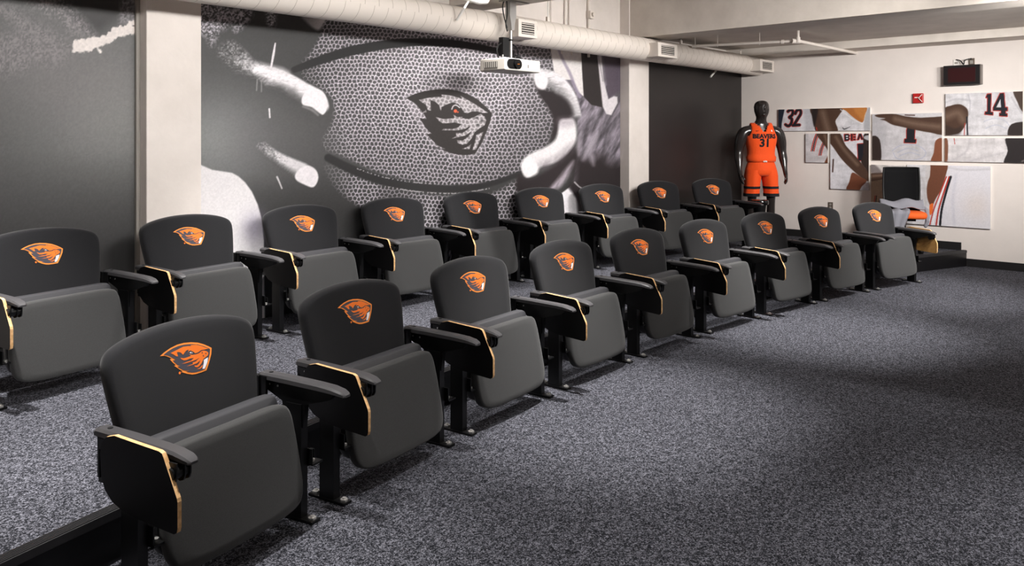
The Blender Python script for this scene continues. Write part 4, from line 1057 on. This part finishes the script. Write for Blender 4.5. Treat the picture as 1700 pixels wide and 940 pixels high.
# round black stand beside the last back-row chair
ps = empty('round_stand', (10.42, 5.02, ZP)); tag(ps, 'small round black drum stand beside the mannequin', 'stand')
link('top_rim', MB().loft([[(r*math.cos(2*math.pi*k/32), r*math.sin(2*math.pi*k/32), z) for k in range(32)] for r, z in ((.095,.535),(.112,.54),(.118,.555),(.118,.59),(.110,.60),(.02,.602))]).mesh('top_rim', 'lens_black', True, 50), ps)
link('drum', MB().loft([[(r*math.cos(2*math.pi*k/32), r*math.sin(2*math.pi*k/32), z) for k in range(32)] for r, z in ((.11,0),(.11,.02),(.07,.05),(.06,.3),(.09,.537))]).mesh('drum', 'metal_black', True, 50), ps)

# =================================================================== OFFICE CHAIR WITH GARMENT
oc = empty('office_chair', (11.02, 3.36, ZP), R_(206 - 270)); tag(oc, 'black mesh-back office chair with an orange seat by the end wall', 'chair')
bk = []
for i in range(9):
    z = .50 + .555*i/8; bow = .20 + .05*math.sin((z-.5)*3.0) - .05*max(0,(.66-z))*4
    row = []
    for k in range(13):
        x = -.215 + .43*k/12; wz = 1 - .07*abs((z-.82)/.3)**2
        row.append((x*wz, bow - .05*(x/.215)**2, z))
    bk.append(row)
m = MB(); m.loft(bk, False, 0, False)
ob = link('backrest', m.mesh('office_back', 'mesh_black', True, 80), oc); q = ob.modifiers.new('thick', 'SOLIDIFY'); q.thickness = .02; q.offset = 1
edge = [bk[0][k] for k in range(13)] + [bk[i][12] for i in range(1, 9)] + [bk[8][k] for k in range(11, -1, -1)] + [bk[i][0] for i in range(7, -1, -1)]
link('frame', MB().tube(edge, .012, 8, 0, False).mesh('frame', 'cable_black', True), ob)
sq = spline([(0,-.27),(.18,-.265),(.235,-.2),(.24,0),(.22,.17),(.12,.21),(0,.215),(-.12,.21),(-.22,.17),(-.24,0),(-.235,-.2),(-.18,-.265)], 4)
m = MB(); m.loft([[(x*f_, y*f_, z) for x, y in sq] for f_, z in ((.88,.43),(.97,.44),(1,.46),(1,.485),(.96,.505),(.85,.515),(.4,.518))])
link('seat', m.mesh('office_seat', 'seat_orange', True, 50), oc)
link('seat_plate', MB().box(-.12,.12,-.12,.14,.395,.432).mesh('seat_plate', 'cable_black'), oc)
link('back_arm', MB().tube([(0,.1,.405),(0,.24,.42),(0,.27,.5),(0,.255,.72)], .022, 8).mesh('back_arm', 'cable_black', True), oc)
link('gas_lift', MB().cyl((0,0,.10),(0,0,.40),.025,12).mesh('gas_lift', 'cable_black', True), oc)
for k in range(5):
    a = 2*math.pi*k/5 + .3
    lg = link('base_leg', MB().tube([(0,0,.115),(.27*math.cos(a),.27*math.sin(a),.075)], [.026,.017], 8).mesh('base_leg', 'cable_black', True), oc)
    link('caster', MB().cyl((.27*math.cos(a)-.02*math.sin(a), .27*math.sin(a)+.02*math.cos(a), .03),(.27*math.cos(a)+.02*math.sin(a), .27*math.sin(a)-.02*math.cos(a), .03),.03,14).mesh('caster', 'cable_black', True), lg)
# grey garment draped over the seat, one part hanging down
gm = empty('draped_garment', (11.02, 3.36, ZP), R_(206 - 270)); tag(gm, 'grey sweatshirt draped over the orange office chair seat', 'clothing')
def drape(x0, x1, y0, y1, nx, ny, zf):
    rows = []
    for j in range(ny):
        y = y0 + (y1-y0)*j/(ny-1); rows.append([(x0 + (x1-x0)*i/(nx-1), y, zf(x0 + (x1-x0)*i/(nx-1), y)) for i in range(nx)])
    return rows
def ztop(x, y):
    base = .535 + .10*math.exp(-((y-.10)/.09)**2) + .016*math.sin(22*x + 9*y) + .01*math.sin(31*y - 8*x)
    return base
m = MB(); m.loft(drape(-.27,.24,-.02,.185,30,16, ztop), False, 0, False)
g1 = link('body_fold', m.mesh('body_fold', 'grey_cloth', True, 80), gm); q = g1.modifiers.new('thick','SOLIDIFY'); q.thickness = .014; q.offset = 1
rows = []
for j in range(14):
    t = j/13; z = .545 - .34*max(0, t-.18)/.82; y = -.02 - .275*min(1, t/.2)
    wdt = .27 - .16*max(0, t-.2)
    rows.append([(-.245 + wdt*i/11 + .02*t, y - .012*math.sin(5*i/11*3.1+2*t) - .012, z + .012*math.sin(i*1.3)*(t < .2)) for i in range(12)])
m = MB(); m.loft(rows, False, 0, False)
g2 = link('hanging_sleeve', m.mesh('hanging_sleeve', 'grey_cloth', True, 80), gm); q = g2.modifiers.new('thick','SOLIDIFY'); q.thickness = .012; q.offset = -1
m = MB().tube(spline([(.20,.10,.57),(.262,.06,.54),(.275,.02,.46),(.262,.0,.36),(.245,-.02,.33),(.27,-.03,.40)], 5, False), .022, 8)
link('cord_loop', m.mesh('cord_loop', 'grey_cloth', True), gm)
